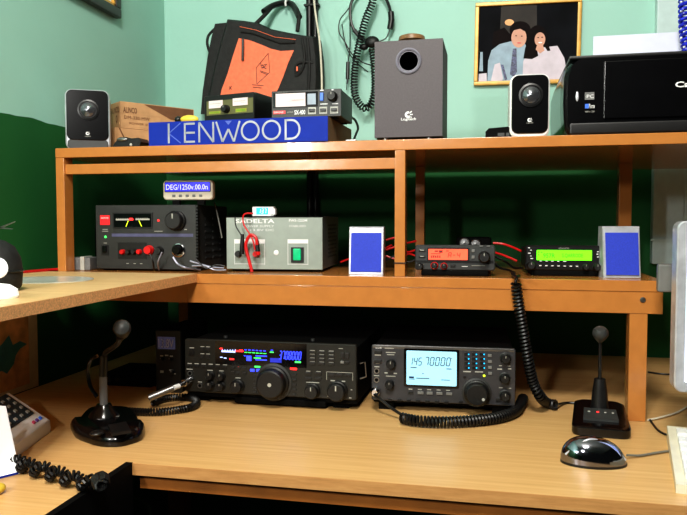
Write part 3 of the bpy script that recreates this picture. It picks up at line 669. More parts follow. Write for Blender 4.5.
cable('power_cable', [PY(222, 238, 1.42), PY(219, 222, 1.42), PY(216, 208, 1.43), PY(214, 202, 1.45)], .0016, 'wireg', 'thin grey cable rising at the side of the charcoal power supply')

# pager-like display on it
a = PY(163.5, 200, 1.362); c = PY(212, 180, 1.362)
t = thing('display_unit', 'cream framed display with blue backlight standing on the charcoal power supply', 'display', (a.x, 1.360, ZM+H), 3)
W2, H2 = c.x-a.x, c.z-a.z; zf = a.z-(ZM+H)
zf = max(zf, .003)
d0 = MB().rprism(0, zf, W2, zf+H2, .008, 0, .014, .002).build('frame', M['cream'], t)
MB().box(.02, .002, 0, .035, .012, zf+.001).box(W2-.035, .002, 0, W2-.02, .012, zf+.001).build('feet', M['blkm'], t)
MB().rprism(.004, zf+H2*.40, W2-.004, zf+H2*.93, .002, -.001, .001).build('display_bezel', M['blk'], t)
gl = MB().rprism(.006, zf+H2*.44, W2-.006, zf+H2*.89, .001, -.0018, .001).build('display', M['lcdblue'], t)
text_mesh('DEG/1250v.00.0n', .008, zf+H2*.52, W2-.018, H2*.27, -.0024, gl, M['lcdtxt'], 'display_lettering')
for i in range(5): MB().box(W2*(.19+.135*i), -.0018, zf+H2*.15, W2*(.25+.135*i), .001, zf+H2*.27, .0006).build('button', M['btng'], t)

# Sadelta power supply
W, H = .203, .115
a = PY(227, 271, 1.375)
t = thing('power_supply', 'pale grey power supply with green rocker switch and perforated side', 'power supply', (a.x, 1.375, ZM), 4)
b = MB().box(.001, .003, .005, W-.001, .225, H, .0015)
b.build('case', M['sads'], t)
b = MB()
for i in range(9):
    for j in range(8):
        y = .075+j*.015+(i % 2)*.007
        b.cyl((W-.0012, y, .028+i*.0085), (W-.0006, y, .028+i*.0085), .0022, seg=8)
b.build('vent_holes', M['blkm'], t)
pe = MB().rprism(0, 0, W, H-.007, .001, 0, .006, .0008).build('front_panel', M['sadg'], t); pe.location = (0, -.002, .005)
MB().box(-.001, -.003, H-.0025, W+.001, .005, H, .0005).build('top_lip', M['blkm'], t)
d = Dev(pe, [(62, 136), (397, 136), (397, 328), (62, 328)], W, H-.007)
d.text('SADELTA', 95, 143, 232, 158, 'wht', bold=.02); d.text('POWER SUPPLY', 124, 165, 230, 173, 'wht'); d.text('13.8V DC', 148, 179, 230, 187, 'wht')
d.text('PWS-1220M', 282, 143, 345, 153, 'wht', bold=.02); d.text('STABILIZED', 283, 165, 340, 172, 'wht')
d.rect(90, 217, 198, 233, 'wht', 'label_strip', .0006); d.rect(277, 217, 348, 232, 'wht', 'label_strip', .0006)
d.marks([(91, 270, 1.5, 76), (197, 270, 1.5, 76), (144, 308, 106, 1.5), (278, 270, 1.5, 76), (347, 270, 1.5, 76), (312, 308, 70, 1.5)], 'wht', 'panel_outline')
for x, mm in ((105, 'knob'), (168, 'red')): d.knob(x, 271, 11, .012, mm, 'binding_post', pointer=False)
d.led(237, 266, 9, 'wht', 'fuse_cap')
d.rect(289, 246, 333, 302, 'blk', 'switch_bezel', .0025); d.btn(310, 272, 27, 40, 'greensw', .005, 'rocker_switch')
MB().box(.01, .01, 0, .03, .03, .005).box(W-.03, .01, 0, W-.01, .03, .005).box(.01, .15, 0, .03, .17, .005).box(W-.03, .15, 0, W-.01, .17, .005).build('rubber_feet', M['blkm'], t)

a = PY(253, 217.5, 1.39)
t = thing('voltmeter', 'tiny white voltmeter with glowing blue digits on top of the pale grey power supply', 'voltmeter', (a.x, 1.385, ZM+H), 4)
MB().box(0, 0, 0, .046, .018, .020, .0015).build('case', M['white'], t)
MB().box(.040, -.003, .003, .050, .012, .016, .001).build('end_clip', M['white'], t)
gl = MB().box(.009, -.0008, .004, .034, .0005, .0175).build('display', M['glow_c'], t)
digits('13.7', .0135, .006, .018, .0095, -.0013, gl, M['glow_w'], th=.16)
tY = 1.352
for pts, r, mm, lb in ((((253, 213.5), (246, 213.5), (243, 217), (244, 225), (249, 233), (253, 241), (255, 250)), .0017, 'redw', 'thin red wire from the tiny voltmeter down to the red terminal'),
        (((235, 217), (236, 226), (241, 235), (243, 240)), .0013, 'wire', 'thin black wire hanging over the front of the pale power supply'),
        (((257, 245), (256, 238), (251, 235), (247, 240), (246, 248), (249, 260), (252, 272)), .0034, 'redw', 'thick red cable looping down from the red terminal over the shelf edge')):
    cable('test_lead', [PY(x, y, tY) for x, y in pts], r, mm, lb)
for x0, y0, x1, y1, lb in ((242.5, 234, 242, 253, 'black crocodile clip on the black terminal of the pale power supply'), (257, 240, 258, 254, 'black and red crocodile clip on the red terminal of the pale power supply')):
    p0, p1 = PY(x0, y0, tY+.002), PY(x1, y1, tY+.004)
    t = thing('crocodile_clip', lb, 'clip', p0); v = p1-p0
    MB().tube([v*.0, v*.35, v*.8], .0048, 10, (.7, 1.1)).build('sleeve', M['wire'], t)
    MB().tube([v*.8, v*1.05], .0050, 10).build('jaw', M['red' if x0 > 250 else 'wire'], t)

# two small blue-grilled speakers
def desk_speaker(px, py, Y, yaw, label, W=.068, H=.092):
    a = PY(px, py, Y)
    t = thing('small_speaker', label, 'speaker', (a.x, Y, ZM), yaw, 0, None)
    lean = .014
    def ring(d, y, yt): return [(d, y, d*.6), (W-d, y, d*.6), (W-d, yt, H-d), (d, yt, H-d)]
    MB().loft([ring(.0015, -.001, lean-.001), ring(0, .001, lean+.001), [(0, .05, 0), (W, .05, 0), (W, .042, H), (0, .042, H)]]).build('cabinet', M['silver'], t)
    MB().loft([[(.004, -.0035, .006), (W-.004, -.0035, .006), (W-.004, lean*.88-.0035, H-.010), (.004, lean*.88-.0035, H-.010)], [(.005, .001, .007), (W-.005, .001, .007), (W-.005, lean+.001, H-.011), (.005, lean+.001, H-.011)]]).build('grille', M['bluegr'], t)
    MB().prism([(.0, lean+.002, H), (W, lean+.002, H), (W, .042, H), (0, .042, H)], (0, 0, .0015)).build('top_cap', M['silver'], t)
desk_speaker(348.5, 274, 1.335, 4, 'small silver speaker with blue grille beside the pale grey power supply')
desk_speaker(603.5, 276, 1.345, 6, 'small silver speaker with blue grille at the right end of the middle shelf', .066, .093)

# red-lit mobile radio
W, H = .150, .048
a = PY(415, 268, 1.335)
t = thing('mobile_radio', 'black mobile radio with glowing orange-red display beside the centre post', 'radio', (a.x, 1.335, ZM), 1.5)
MB().box(.012, -.002, 0, W-.012, .10, .012, .003).build('mounting_bracket', M['blkm'], t)
MB().box(.006, .01, .012, W-.006, .15, .012+H-.006, .002).build('case', M['blk'], t)
pe = MB().rprism(0, 0, W, H, .005, 0, .014, .002).build('front_panel', M['grey'], t); pe.location = (0, -.002, .011)
d = Dev(pe, [(68, 118), (612, 116), (612, 290), (72, 272)], W, H)
d.rect(155, 134, 438, 216, 'blk', 'display_bezel', .0012, r=.002)
gl = d.rect(163, 143, 428, 209, 'lcdor', 'display', .0018, r=.0015)
d.digits('R-4', 296, 166, 384, 196, 'inkor', d=.0024, parent=gl, th=.12)
prects([(205, 152, 228, 160), (234, 150, 258, 166), (280, 152, 300, 157), (180, 184, 188, 198), (194, 182, 202, 198), (208, 184, 216, 198), (222, 182, 230, 198), (236, 184, 244, 198), (180, 170, 244, 173)], .0024, 'inkor', 'display_marks', gl)
d.knob(538, 194, 40, .018); d.knob(205, 247, 22, .008, ring='red'); d.knob(270, 251, 20, .008, ring='red'); d.knob(105, 250, 24, .010)
d.rect(72, 222, 600, 226, 'blk', 'seam', .0008)
for x, y in ((465, 153), (465, 195)): d.btn(x, y, 20, 20, 'btng')
for x, y in ((118, 150), (118, 188)): d.btn(x, y, 44, 16, 'btn')
d.btn(330, 248, 32, 24, 'btn'); d.marks([(330, 248, 18, 6), (465, 153, 10, 8), (410, 256, 40, 4)], 'wht')
d.marks([(118, 150, 26, 5), (118, 188, 26, 4), (500, 252, 90, 3)], 'lab', d=.003)
for x in (518, 565): d.btn(x, 122, 22, 8, 'btng')

t = thing('mixer_unit', 'black unit with two chrome dials standing behind the red-lit radio', 'device', (PY(456, 240, 1.53).x, 1.53, ZM))
MB().box(0, 0, 0, .075, .06, .07, .006).build('case', M['blkm'], t)
for x, z in ((.018, .058), (.042, .055)): MB().lathe([(.011, 0), (.011, -.006), (.009, -.008), (.004, -.008), (0, -.009)], (x, 0, z), (0, 1, 0)).build('dial', M['steel'], t)

# green-lit mobile radio
W, H = .140, .047
a = PY(525, 268, 1.385)
t = thing('mobile_radio', 'black mobile radio with bright green display beside the right blue speaker', 'radio', (a.x, 1.375, ZM), 2)
MB().box(.012, .0, 0, W-.004, .11, .012, .002).build('mounting_bracket', M['blkm'], t)
MB().box(.004, .01, .012, W-.004, .16, .010+H-.006, .002).build('case', M['blk'], t)
pe = MB().rprism(0, 0, W, H, .004, 0, .014, .002).build('front_panel', M['blk'], t); pe.location = (0, -.002, .011)
d = Dev(pe, [(158, 62), (605, 62), (605, 205), (158, 210)], W, H)
gl = d.rect(224, 88, 543, 149, 'lcdgr', 'display', .0014, r=.0012)
d.text("957R", 262, 108, 330, 134, 'inkgr', d=.002, parent=gl, name='display_lettering'); d.text('S.QARRODE', 372, 108, 492, 134, 'inkgr', d=.002, parent=gl, name='display_lettering')
prects([(232, 98, 238, 104), (232, 114, 238, 120), (248, 100, 256, 104)], .002, 'inkgr', 'display_marks', gl)
d.text('KENWOOD', 352, 73, 412, 82, 'lab')
d.knob(190, 180, 26, .014); d.knob(508, 184, 20, .010); d.knob(572, 184, 24, .014)
for i in range(7): d.btn(245+i*35.5, 181, 24, 12, 'btn')
d.marks([(245+i*35.5, 181, 14, 5) for i in range(7)], 'wht', d=.0032)
d.marks([(178, 76, 12, 5), (190, 90, 10, 5), (180, 108, 16, 6), (190, 125, 10, 4), (195, 140, 16, 5), (578, 96, 10, 5), (575, 110, 10, 6), (578, 126, 10, 5), (248, 154, 14, 4), (282, 154, 14, 4), (316, 154, 14, 4), (350, 154, 14, 4), (388, 154, 20, 4)], 'wht')

# wiring on the middle shelf
for i, pts in enumerate((((493, 243, 1.45), (503, 244, 1.45), (512, 247, 1.44), (521, 251, 1.42)), ((492, 252, 1.45), (500, 254, 1.44), (508, 257, 1.43), (517, 261, 1.42)))):
    cable('power_wire', [PY(*p) for p in pts], .0022, 'redw', ('upper', 'lower')[i]+' red wire between the red-lit and green-lit radios')
for i, pts in enumerate((((386, 240, 1.42), (396, 238, 1.42), (404, 243, 1.42), (416, 241, 1.40)), ((386, 250, 1.42), (397, 247, 1.42), (406, 252, 1.42), (416, 250, 1.41)), ((386, 256, 1.42), (398, 259, 1.42), (408, 254, 1.42), (416, 256, 1.41)), ((341, 262, 1.45), (352, 258, 1.43), (372, 254, 1.43), (392, 245, 1.42)))):
    cable('power_wire', [PY(*p) for p in pts], .002, 'redw', ('topmost red wire behind the centre post', 'second red wire behind the centre post', 'lowest red wire behind the centre post', 'red wire running behind the left blue speaker')[i])
for i, pts in enumerate((((384, 262, 1.42), (396, 256, 1.42), (408, 262, 1.42), (418, 258, 1.42)), ((494, 262, 1.42), (500, 268, 1.41), (508, 270, 1.40), (515, 273, 1.38)), ((494, 256, 1.46), (506, 262, 1.45), (514, 268, 1.43), (522, 268, 1.41)))):
    cable('power_wire', [PY(*p) for p in pts], .0022, 'wire', ('black wire crossing behind the centre post', 'front black wire in the gap between the two mobile radios', 'rear black wire in the gap between the two mobile radios')[i])
b = MB(); p = PY(399.7, 263, 1.3); b.box(-.1822, 1.2988, p.z-.001, -.159, 1.3315, p.z+.001)
tag(b.build('cable_tie', M['wire']), 'thin black tie wrapped round the centre post', 'cable tie')

# small items left on the middle shelf
t = thing('adapter_box', 'small grey adapter with pale end beside the charcoal power supply', 'adapter', (PY(71, 271, 1.34).x, 1.335, ZM), 6)
MB().box(0, .002, 0, .045, .04, .028, .003).build('body', M['adapt'], t); MB().box(.024, -.002, 0, .034, .038, .030, .002).build('pale_end', M['lab'], t)
t = thing('black_box', 'plain black box behind the left side of the charcoal power supply', 'box', (PY(83, 250, 1.56).x, 1.56, ZM), 0)
MB().box(0, 0, 0, .06, .08, .098, .004).box(.006, -.002, .02, .054, .001, .09, .001).build('body', M['blkm'], t)
cable('red_cable', [PZ(18, 272.5, ZM+.003), PZ(35, 271, ZM+.003), PZ(55, 269.5, ZM+.003), PZ(72, 269, ZM+.003)], .003, 'redw', 'thin red cable lying along the green wall on the side shelf')
t = PZ(88, 277, ZM); c0 = PZ(55, 279, ZM)
b = MB(); pts = []
for i in range(28):
    a = 2*math.pi*i/28; pts.append(Vector((c0.x+.085*math.cos(a), c0.y-.03+.075*math.sin(a)*(1 if True else 1), ZM+.0006)))
b.prism(pts, (0, 0, .0012)); tag(b.build('plastic_sleeve', M['clear']), 'thin round clear plastic sleeve lying flat on the pale side shelf', 'sleeve')

t = thing('black_pouch', 'rounded black pouch on the side shelf at the left edge', 'pouch', PZ(-7, 291, ZM))
b = MB(); b.loft([[Vector((math.cos(a)*rx, math.sin(a)*ry, z)) for a in (2*math.pi*i/24 for i in range(24))] for rx, ry, z in ((.036, .030, 0), (.042, .036, .008), (.044, .038, .030), (.041, .036, .050), (.032, .030, .066), (.018, .018, .075), (.004, .004, .078))])
b.build('body', M['cloth'], t); MB().tube([(math.cos(a)*.0445, math.sin(a)*.0385, .03) for a in (2*math.pi*i/24 for i in range(25))], .0015).build('seam', M['blk'], t)
o0 = PZ(-1, 298, ZM)
t = thing('white_case', 'bright white rounded plastic case in front of the black pouch', 'case', o0)
b = MB(); b.loft([[Vector((-.015+math.cos(a)*rx, math.sin(a)*ry, z)) for a in (2*math.pi*i/24 for i in range(24))] for rx, ry, z in ((.040, .022, 0), (.043, .024, .004), (.041, .023, .012), (.030, .017, .018), (.008, .005, .020))]); b.build('body', M['glow_white'], t)
o0 = PY(1, 268, .765)
b = MB(); b.ell((0, 0, 0), (.014, .005, .013)); o = b.build('white_tag', M['glow_white']); o.location = o0+Vector((-.004, 0, 0)); tag(o, 'bright white oval tag resting against the black pouch', 'tag')
t = thing('scissors', 'pair of thin silver scissor blades pointing right above the black pouch', 'scissors', PY(-8, 236, 1.0))
o0 = Vector(t.location)
for (xa, ya), (xb, yb) in (((-20, 236), (15, 221.5)), ((-20, 226), (12.5, 229))):
    A = PY(xa, ya, 1.0)-o0; Bq = PY(xb, yb, 1.0)-o0; n = Vector((0, 0, .003))
    MB().prism([A-n, Bq-n*.2, Bq+n*.2, A+n], (0, .0015, 0)).build('blade', M['steel'], t)
MB().tube(catmull([PY(-20, 231, 1.0)-o0, PY(-26, 245, 1.0)-o0, PY(-14, 255, .99)-o0]), .004).build('handle', M['blk'], t)

# ================================================================== TOP SHELF
def glyph_logo(parent, x, z, s, y, m='wht'):
    b = MB()
    ring = lambda cx, cz, r, a0, a1, w: [b.poly([(cx+math.cos(a)*r, y, cz+math.sin(a)*r), (cx+math.cos(a2)*r, y, cz+math.sin(a2)*r), (cx+math.cos(a2)*(r-w), y, cz+math.sin(a2)*(r-w)), (cx+math.cos(a)*(r-w), y, cz+math.sin(a)*(r-w))]) for a, a2 in ((D2R(a0+(a1-a0)*k/12), D2R(a0+(a1-a0)*(k+1)/12)) for k in range(12))]
    ring(x-s*.1, z, s*.5, 70, 330, s*.34)
    for ax, az, bx, bz in ((.1, .2, .45, .5), (.2, 0, .6, .02), (.1, -.18, .42, -.45)):
        dx, dz = bx-ax, bz-az; L = math.hypot(dx, dz); nx, nz = -dz/L*.08*s, dx/L*.08*s
        b.poly([(x+ax*s+nx, y, z+az*s+nz), (x+bx*s+nx, y, z+bz*s+nz), (x+bx*s-nx, y, z+bz*s-nz), (x+ax*s-nx, y, z+az*s-nz)])
    return b.build('logo', M[m], parent)

def satellite(px0, px1, Y, yaw, ptop, label, rim='white'):
    a = PY(px0, 140, Y); c = PY(px1, 140, Y); W = c.x-a.x; H = PY((px0+px1)/2, ptop, Y+.005).z-ZT
    t = thing('satellite_speaker', label, 'speaker', (a.x, Y, ZT), yaw)
    e = MB().rprism(0, 0, W, H, .014, 0, .07, .003).build('cabinet', M[rim], t)
    MB().rprism(.003, .02 if px0 < 200 else .007, W-.003, H-.002, .012, -.0035, .001, .0015).build('front_baffle', M['blkg'], t)
    
    if px0 < 200: MB().rprism(.004, .002, W-.004, .022, .008, -.002, .001, .001).build('lip_reflection', M['grey'], t)  # grey strip paints the paler reflection low on the left speaker's front
    cx, cz = W*.52, H*.66
    dr = MB().lathe([(.0215, -.003), (.0215, -.006), (.018, -.0068), (.0165, -.0045), (0, -.0045)], (cx, 0, cz), (0, 1, 0)).build('driver_ring', M['blk'], t)
    MB().lathe([(.0155, -.004), (.0145, -.0068), (.010, -.0098), (.005, -.0115), (0, -.012)], (cx, 0, cz), (0, 1, 0)).build('driver_cone', M['cone'], dr)
    glyph_logo(t, W*.5, H*.27, .007, -.0042); text_mesh('Logitech', W*.5-.006, H*.21, .012, .003, -.0042, t, M['lab'])
    return t
satellite(65.5, 104, 1.325, 28, 88, 'silver rimmed black satellite speaker at the left end of the top shelf', 'silver')
satellite(509.5, 549.5, 1.32, 2, 74.5, 'white rimmed black satellite speaker below the framed photograph')

# subwoofer
a = PY(374.5, 135, 1.315); c = PY(442.3, 135, 1.315); W = c.x-a.x; H = PY(409, 40, 1.315).z-ZT
t = thing('subwoofer', 'tall taupe grey subwoofer box with round port on the top shelf', 'speaker', (a.x, 1.315, ZT), 0)
sc = [(375.5, 135), (443.3, 135)]
# front board with a real hole for the port
fx, fz, fr_ = W*.505, PY(409, 61, 1.315).z-ZT, .0185
b = MB(); n = 40
outer = []
for i in range(n):
    a_ = 2*math.pi*(i+.5)/n; dx, dz = math.cos(a_), math.sin(a_)
    tx = ((W-fx) if dx > 0 else fx)/max(abs(dx), 1e-6); tz = ((H-fz) if dz > 0 else (fz-.006))/max(abs(dz), 1e-6); k_ = min(tx, tz)
    outer.append((fx+dx*k_, 0, fz+dz*k_))
corn = [(W, 0, H), (0, 0, H), (0, 0, .006), (W, 0, .006)]
ov = [b.bm.verts.new(p) for p in outer]; iv = [b.bm.verts.new((fx+fr_*math.cos(2*math.pi*(i+.5)/n), 0, fz+fr_*math.sin(2*math.pi*(i+.5)/n))) for i in range(n)]
for i in range(n): b._f([ov[i], ov[(i+1) % n], iv[(i+1) % n], iv[i]])
for cpt in corn:
    best = None
    for i in range(n):
        p, q = outer[i], outer[(i+1) % n]
        on = lambda v: (abs(v[0]-cpt[0]) < 1e-5, abs(v[2]-cpt[2]) < 1e-5)
        if (on(p)[0] and on(q)[1]) or (on(p)[1] and on(q)[0]): best = i
    if best is not None: b._f([ov[best], b.bm.verts.new(cpt), ov[(best+1) % n]])
b.build('front_board', M['sub'], t)
b = MB(); b.box(0, .0008, .006, W, .135, .012); b.box(0, .0008, H-.006, W, .135, H); b.box(0, .0008, .012, .006, .135, H-.006); b.box(W-.006, .0008, .012, W, .135, H-.006); b.box(.006, .159, .012, W-.006, .135, H-.006); b.build('cabinet', M['subs'], t)
MB().lathe([(.024, 0), (.024, -.0025), (.022, -.0035), (.0195, -.002), (.018, .004), (.0175, .004), (.0175, .0)], (fx, 0, fz), (0, 1, 0), 40).build('port_ring', M['ringm'], t)
b = MB(); n = 32
b.loft([[Vector((fx+r*math.cos(2*math.pi*i/n), y, fz+r*math.sin(2*math.pi*i/n))) for i in range(n)] for r, y in ((.0183, .001), (.017, .02), (.017, .045))], caps=False)
b.cyl((fx, .045, fz), (fx, .047, fz), .017); b.build('port_tube', M['port'], t)
glyph_logo(t, W*.51, H*.255, .0125, -.0006); text_mesh('Logitech', W*.51-.0145, H*.19, .028, .0065, -.0006, t, M['wht'], bold=.02)
for x in (.02, W-.025):
    for y in (.012, .12): MB().cyl((x, y, 0), (x, y, .006), .006, seg=14).build('foot', M['steel'], t)
o = MB().lathe([(.0, 0), (.016, .0), (.026, .006), (.024, .014), (.012, .018), (0, .019)], (0, 0, 0)).build('wooden_dish', M['brownobj']); o.location = (a.x+W*.52, 1.348, ZT+H); tag(o, 'small varnished wooden dish on top of the subwoofer', 'dish')

t = thing('small_black_box', 'small black box on the top shelf left of the white rimmed speaker', 'box', (PY(485.5, 134, 1.33).x, 1.325, ZT), 0)
MB().prism([(0, 0, 0), (.046, 0, 0), (.048, 0, .016), (.040, 0, .021), (.006, 0, .019), (0, 0, .013)], (0, .03, 0)).build('body', M['blkm'], t)
MB().box(.022, -.0006, .004, .034, .001, .010).box(.037, -.0006, .004, .043, .001, .010).build('sockets', M['grey'], t)

# blue box with big lettering
Wk, Hk = .373, .047
bx = thing('blue_carton', 'long blue radio carton with large grey letters supporting the two meters', 'box', (-.680, 1.305, ZT), -1.5)
MB().box(0, .0012, 0, Wk, .2, Hk, .0008).build('carton', M['cardd'], bx)
fp = MB().box(0, 0, 0, Wk, .0014, Hk).build('blue_face', M['blue'], bx)
def U(px): return (px-148)/181*Wk
zlo, zhi, th = .0042, .0436, .0040
b = MB()
def stroke(x0, z0, x1, z1, w=th):
    dx, dz = x1-x0, z1-z0; L = math.hypot(dx, dz); nx, nz = -dz/L*w/2, dx/L*w/2
    b.poly([(x0+nx, -.0006, z0+nz), (x1+nx, -.0006, z1+nz), (x1-nx, -.0006, z1-nz), (x0-nx, -.0006, z0-nz)])
Lh = zhi-zlo
# K E N W O O D
k0 = U(169.5); stroke(k0, zlo, k0, zhi, .0042)
e0, e1 = U(186.5), U(197); stroke(e0, zlo, e0, zhi); [stroke(e0, zz_, e1, zz_) for zz_ in (zlo+th/2, (zlo+zhi)/2, zhi-th/2)]
n0, n1 = U(201.5), U(216); stroke(n0, zlo, n0, zhi); stroke(n1, zlo, n1, zhi); stroke(n0, zhi, n1, zlo)
w0, w1, wm = U(219), U(243), U(231.5); stroke(w0, zhi, U(225.5), zlo); stroke(U(225.5), zlo, wm, zlo+Lh*.62); stroke(wm, zlo+Lh*.62, U(237), zlo); stroke(U(237), zlo, w1, zhi)
for c0_, in ((U(253.5),), (U(274.5),)):
    n = 36
    for i in range(n):
        a1, a2 = 2*math.pi*i/n, 2*math.pi*(i+1)/n; rx, rz = U(263)-U(253.5), Lh/2; cz = (zlo+zhi)/2
        b.poly([(c0_+rx*math.cos(a1), -.0006, cz+rz*math.sin(a1)), (c0_+rx*math.cos(a2), -.0006, cz+rz*math.sin(a2)), (c0_+(rx-th)*math.cos(a2), -.0006, cz+(rz-th)*math.sin(a2)), (c0_+(rx-th)*math.cos(a1), -.0006, cz+(rz-th)*math.sin(a1))])
d0, d1 = U(288.5), U(303); cz = (zlo+zhi)/2; xm = U(294); rx = d1-xm; rz = Lh/2
stroke(d0, zlo, d0, zhi); stroke(d0, zlo+th/2, xm, zlo+th/2); stroke(d0, zhi-th/2, xm, zhi-th/2)
for i in range(18):
    a1, a2 = -math.pi/2+math.pi*i/18, -math.pi/2+math.pi*(i+1)/18
    b.poly([(xm+rx*math.cos(a1), -.0006, cz+rz*math.sin(a1)), (xm+rx*math.cos(a2), -.0006, cz+rz*math.sin(a2)), (xm+(rx-th)*math.cos(a2), -.0006, cz+(rz-th)*math.sin(a2)), (xm+(rx-th)*math.cos(a1), -.0006, cz+(rz-th)*math.sin(a1))])
b.build('lettering', M['ltr'], fp)
b = MB(); stroke(k0, (zlo+zhi)/2, U(182), zhi, .002); stroke(k0, (zlo+zhi)/2, U(182), zlo, .002); b.poly([(U(228), -.0005, zhi+.001), (U(235), -.0005, zhi+.001), (U(231.5), -.0005, zhi-.007)]); b.build('faded_lettering', M['fade'], fp)

# the two meters on the carton
ZK = ZT+Hk
W, H = .119, .056
a = PY(206, 114, 1.35)
t = thing('tuner_meter', 'black meter unit with olive panel and twin lit meters, left on the blue carton', 'meter', (a.x, 1.345, ZK), -13)
MB().box(.0, .004, .002, W, .085, H, .003).build('case', M['blk'], t)
pe = MB().rprism(0, 0, W, H-.004, .003, 0, .008, .001).build('front_panel', M['blk'], t); pe.location = (0, -.002, .003)
d = Dev(pe, [(112, 125), (510, 95), (500, 275), (92, 292)], W, H-.004)
d.rect(118, 134, 500, 252, 'olive', 'face_plate', .001)
for x0, y0, x1, y1 in ((145, 150, 262, 206), (340, 133, 460, 190)):
    g = d.rect(x0, y0, x1, y1, 'meter', 'meter_face', .0022)
    prects([(x0+14, (y0+y1)/2-5, x1-14, (y0+y1)/2-2)]+[(x0+14+i*14, (y0+y1)/2-12, x0+16+i*14, (y0+y1)/2-5) for i in range(7)], .0028, 'lab', 'meter_scale', g)
    prects([(x1-50, (y0+y1)/2+4, x1-14, (y0+y1)/2+7)], .0028, 'red', 'meter_scale', g)
d.knob(288, 210, 27, .014)
d.rect(140, 220, 236, 242, 'yg', 'printed_badge', .0014); d.rect(357, 204, 446, 232, 'yg', 'printed_badge', .0014)
d.text('SWR & POWER', 150, 226, 226, 237, 'inkgr', d=.002); d.text('METER', 366, 211, 436, 226, 'inkgr', d=.002)
MB().box(.01, .01, 0, .02, .02, .003).box(W-.02, .01, 0, W-.01, .02, .003).box(.01, .065, 0, .02, .075, .003).box(W-.02, .065, 0, W-.01, .075, .003).build('feet', M['blkm'], t)

W, H = .139, .054
a = PY(272, 119, 1.318)
t = thing('swr_meter', 'black meter with one wide lit scale and a blue switch, right on the carton', 'meter', (a.x, 1.318, ZK), 0)
MB().box(.001, .004, .002, W-.001, .11, H, .002).build('case', M['grey'], t)
pe = MB().rprism(0, 0, W, H-.002, .0015, 0, .006, .0006).build('front_panel', M['panel'], t); pe.location = (0, -.002, .002)
d = Dev(pe, [(50, 110), (520, 96), (520, 300), (50, 300)], W, H-.002)
d.rect(62, 114, 364, 228, 'glass', 'meter_frame', .0012)
mt = d.rect(80, 124, 282, 222, 'meter', 'meter_face', .002)
prects([(110, 176, 190, 178), (115, 186, 250, 187)]+[(112+12*i, 166, 113.5+12*i, 176) for i in range(12)], .0026, 'lab', 'meter_scale', mt)
prects([(190, 174, 272, 178), (190, 196, 268, 198), (130, 200, 170, 201)], .0026, 'red', 'meter_scale', mt)
d.text('CROSS NEEDLE', 90, 116, 160, 121, 'lab', d=.0016)
d.rect(296, 130, 352, 210, 'sads', 'side_window', .002)
d.btn(392, 156, 22, 52, 'bluebtn', .004, 'slide_switch'); d.knob(463, 155, 33, .014)
bd = d.rect(62, 248, 146, 272, 'red', 'badge', .001); d.text('DIAMOND', 68, 254, 132, 266, 'wht', d=.0013, parent=bd, name='badge_lettering')
d.text('ANTENNA', 155, 256, 198, 265, 'lab'); d.text('SX-400', 206, 246, 280, 280, 'wht', bold=.02)
for x in (325, 400, 473): d.rect(x-26, 228, x+26, 280, 'lab', 'switch_plate', .0005); d.btn(x, 252, 40, 18, 'blk', .004, 'toggle_switch')
d.marks([(392, 107, 24, 6), (463, 105, 14, 6), (405, 208, 50, 5), (480, 208, 40, 5)], 'wht')
MB().box(.01, .01, 0, .02, .02, .003).box(W-.02, .01, 0, W-.01, .02, .003).box(.01, .09, 0, .02, .10, .003).box(W-.02, .09, 0, W-.01, .10, .003).build('feet', M['blkm'], t)
cable('meter_lead', [(a.x+W-.01, 1.43, ZK+.02), PY(355, 120, 1.5), PY(358, 128, 1.5), PY(356, 134, 1.49), (PY(352, 136, 1.46).x, 1.45, ZT+.004)], .0026, 'wire', 'short black lead looping down behind the right meter to the shelf')
tag(MB().box(0, 0, 0, .022, .010, .009, .002).build('plug', M['steel']), 'small silver plug lying beside the right end of the blue carton', 'plug').location = (PY(346, 137, 1.36).x, 1.35, ZT)

a = PY(180, 118, 1.33)
t = thing('screwdriver', 'yellow and black handled tool lying on the left end of the blue carton', 'tool', (a.x, 1.335, ZK+.0085))
MB().ell((.018, 0, 0), (.020, .009, .0085), 18, 10).build('handle', M['yellow'], t); MB().ell((-.006, 0, 0), (.008, .008, .007)).build('grip_end', M['blk'], t)
tag(MB().box(0, 0, 0, .018, .02, .006, .001).build('red_button_box', M['red']), 'tiny red part beside the yellow handled tool on the carton', 'part').location = (a.x+.048, 1.34, ZK)

# cardboard boxes and the black mouse-like thing
cb = PY(119.5, 128, 1.42); lo = PY(112, 140, 1.41)
t = thing('cardboard_box', 'lower brown cardboard box behind the left satellite speaker', 'box', (lo.x+.004, 1.415, ZT), 52)
lowH = PY(119, 127.5, 1.42).z-ZT
MB().box(0, 0, 0, .19, .13, lowH, .0008).build('carton', M['card'], t)
MB().prism([(.012, -.0006, lowH), (.040, -.0006, 0), (.037, -.0006, 0), (.009, -.0006, lowH)], (0, .0004, 0)).build('tape_edge', M['cardp'], t)
t = thing('cardboard_box', 'upper printed cardboard box on top of the lower box, beside the left satellite speaker', 'box', (cb.x, 1.425, ZT+lowH), 52)
uh = PY(119.5, 101, 1.425).z-ZT-lowH
MB().box(0, -.0, 0, .18, .09, uh, .0008).build('carton', M['card'], t)
fr = MB().box(0, -.0004, uh*.55, .18, .0002, uh*.99).box(.03, -.0004, .004, .18, .0002, uh*.2).build('printed_band', M['card'], t)
text_mesh('ALINCO', .006, uh*.58, .032, uh*.22, -.0012, t, M['cardp'], bold=.02); text_mesh('DM-330 MW', .008, uh*.36, .06, uh*.12, -.0012, t, M['cardp']); text_mesh('POWER SUPPLY', .02, uh*.16, .07, uh*.08, -.0012, t, M['cardp'])
b = MB()
b.poly([(.055, -.0011, uh*.97), (.178, -.0011, uh*.97), (.178, -.0011, uh*.45), (.12, -.0011, uh*.5)])
b.build('printed_wave', M['cardp'], t)
ff = lambda x, z: Vector((-.0012, .085-x, z))
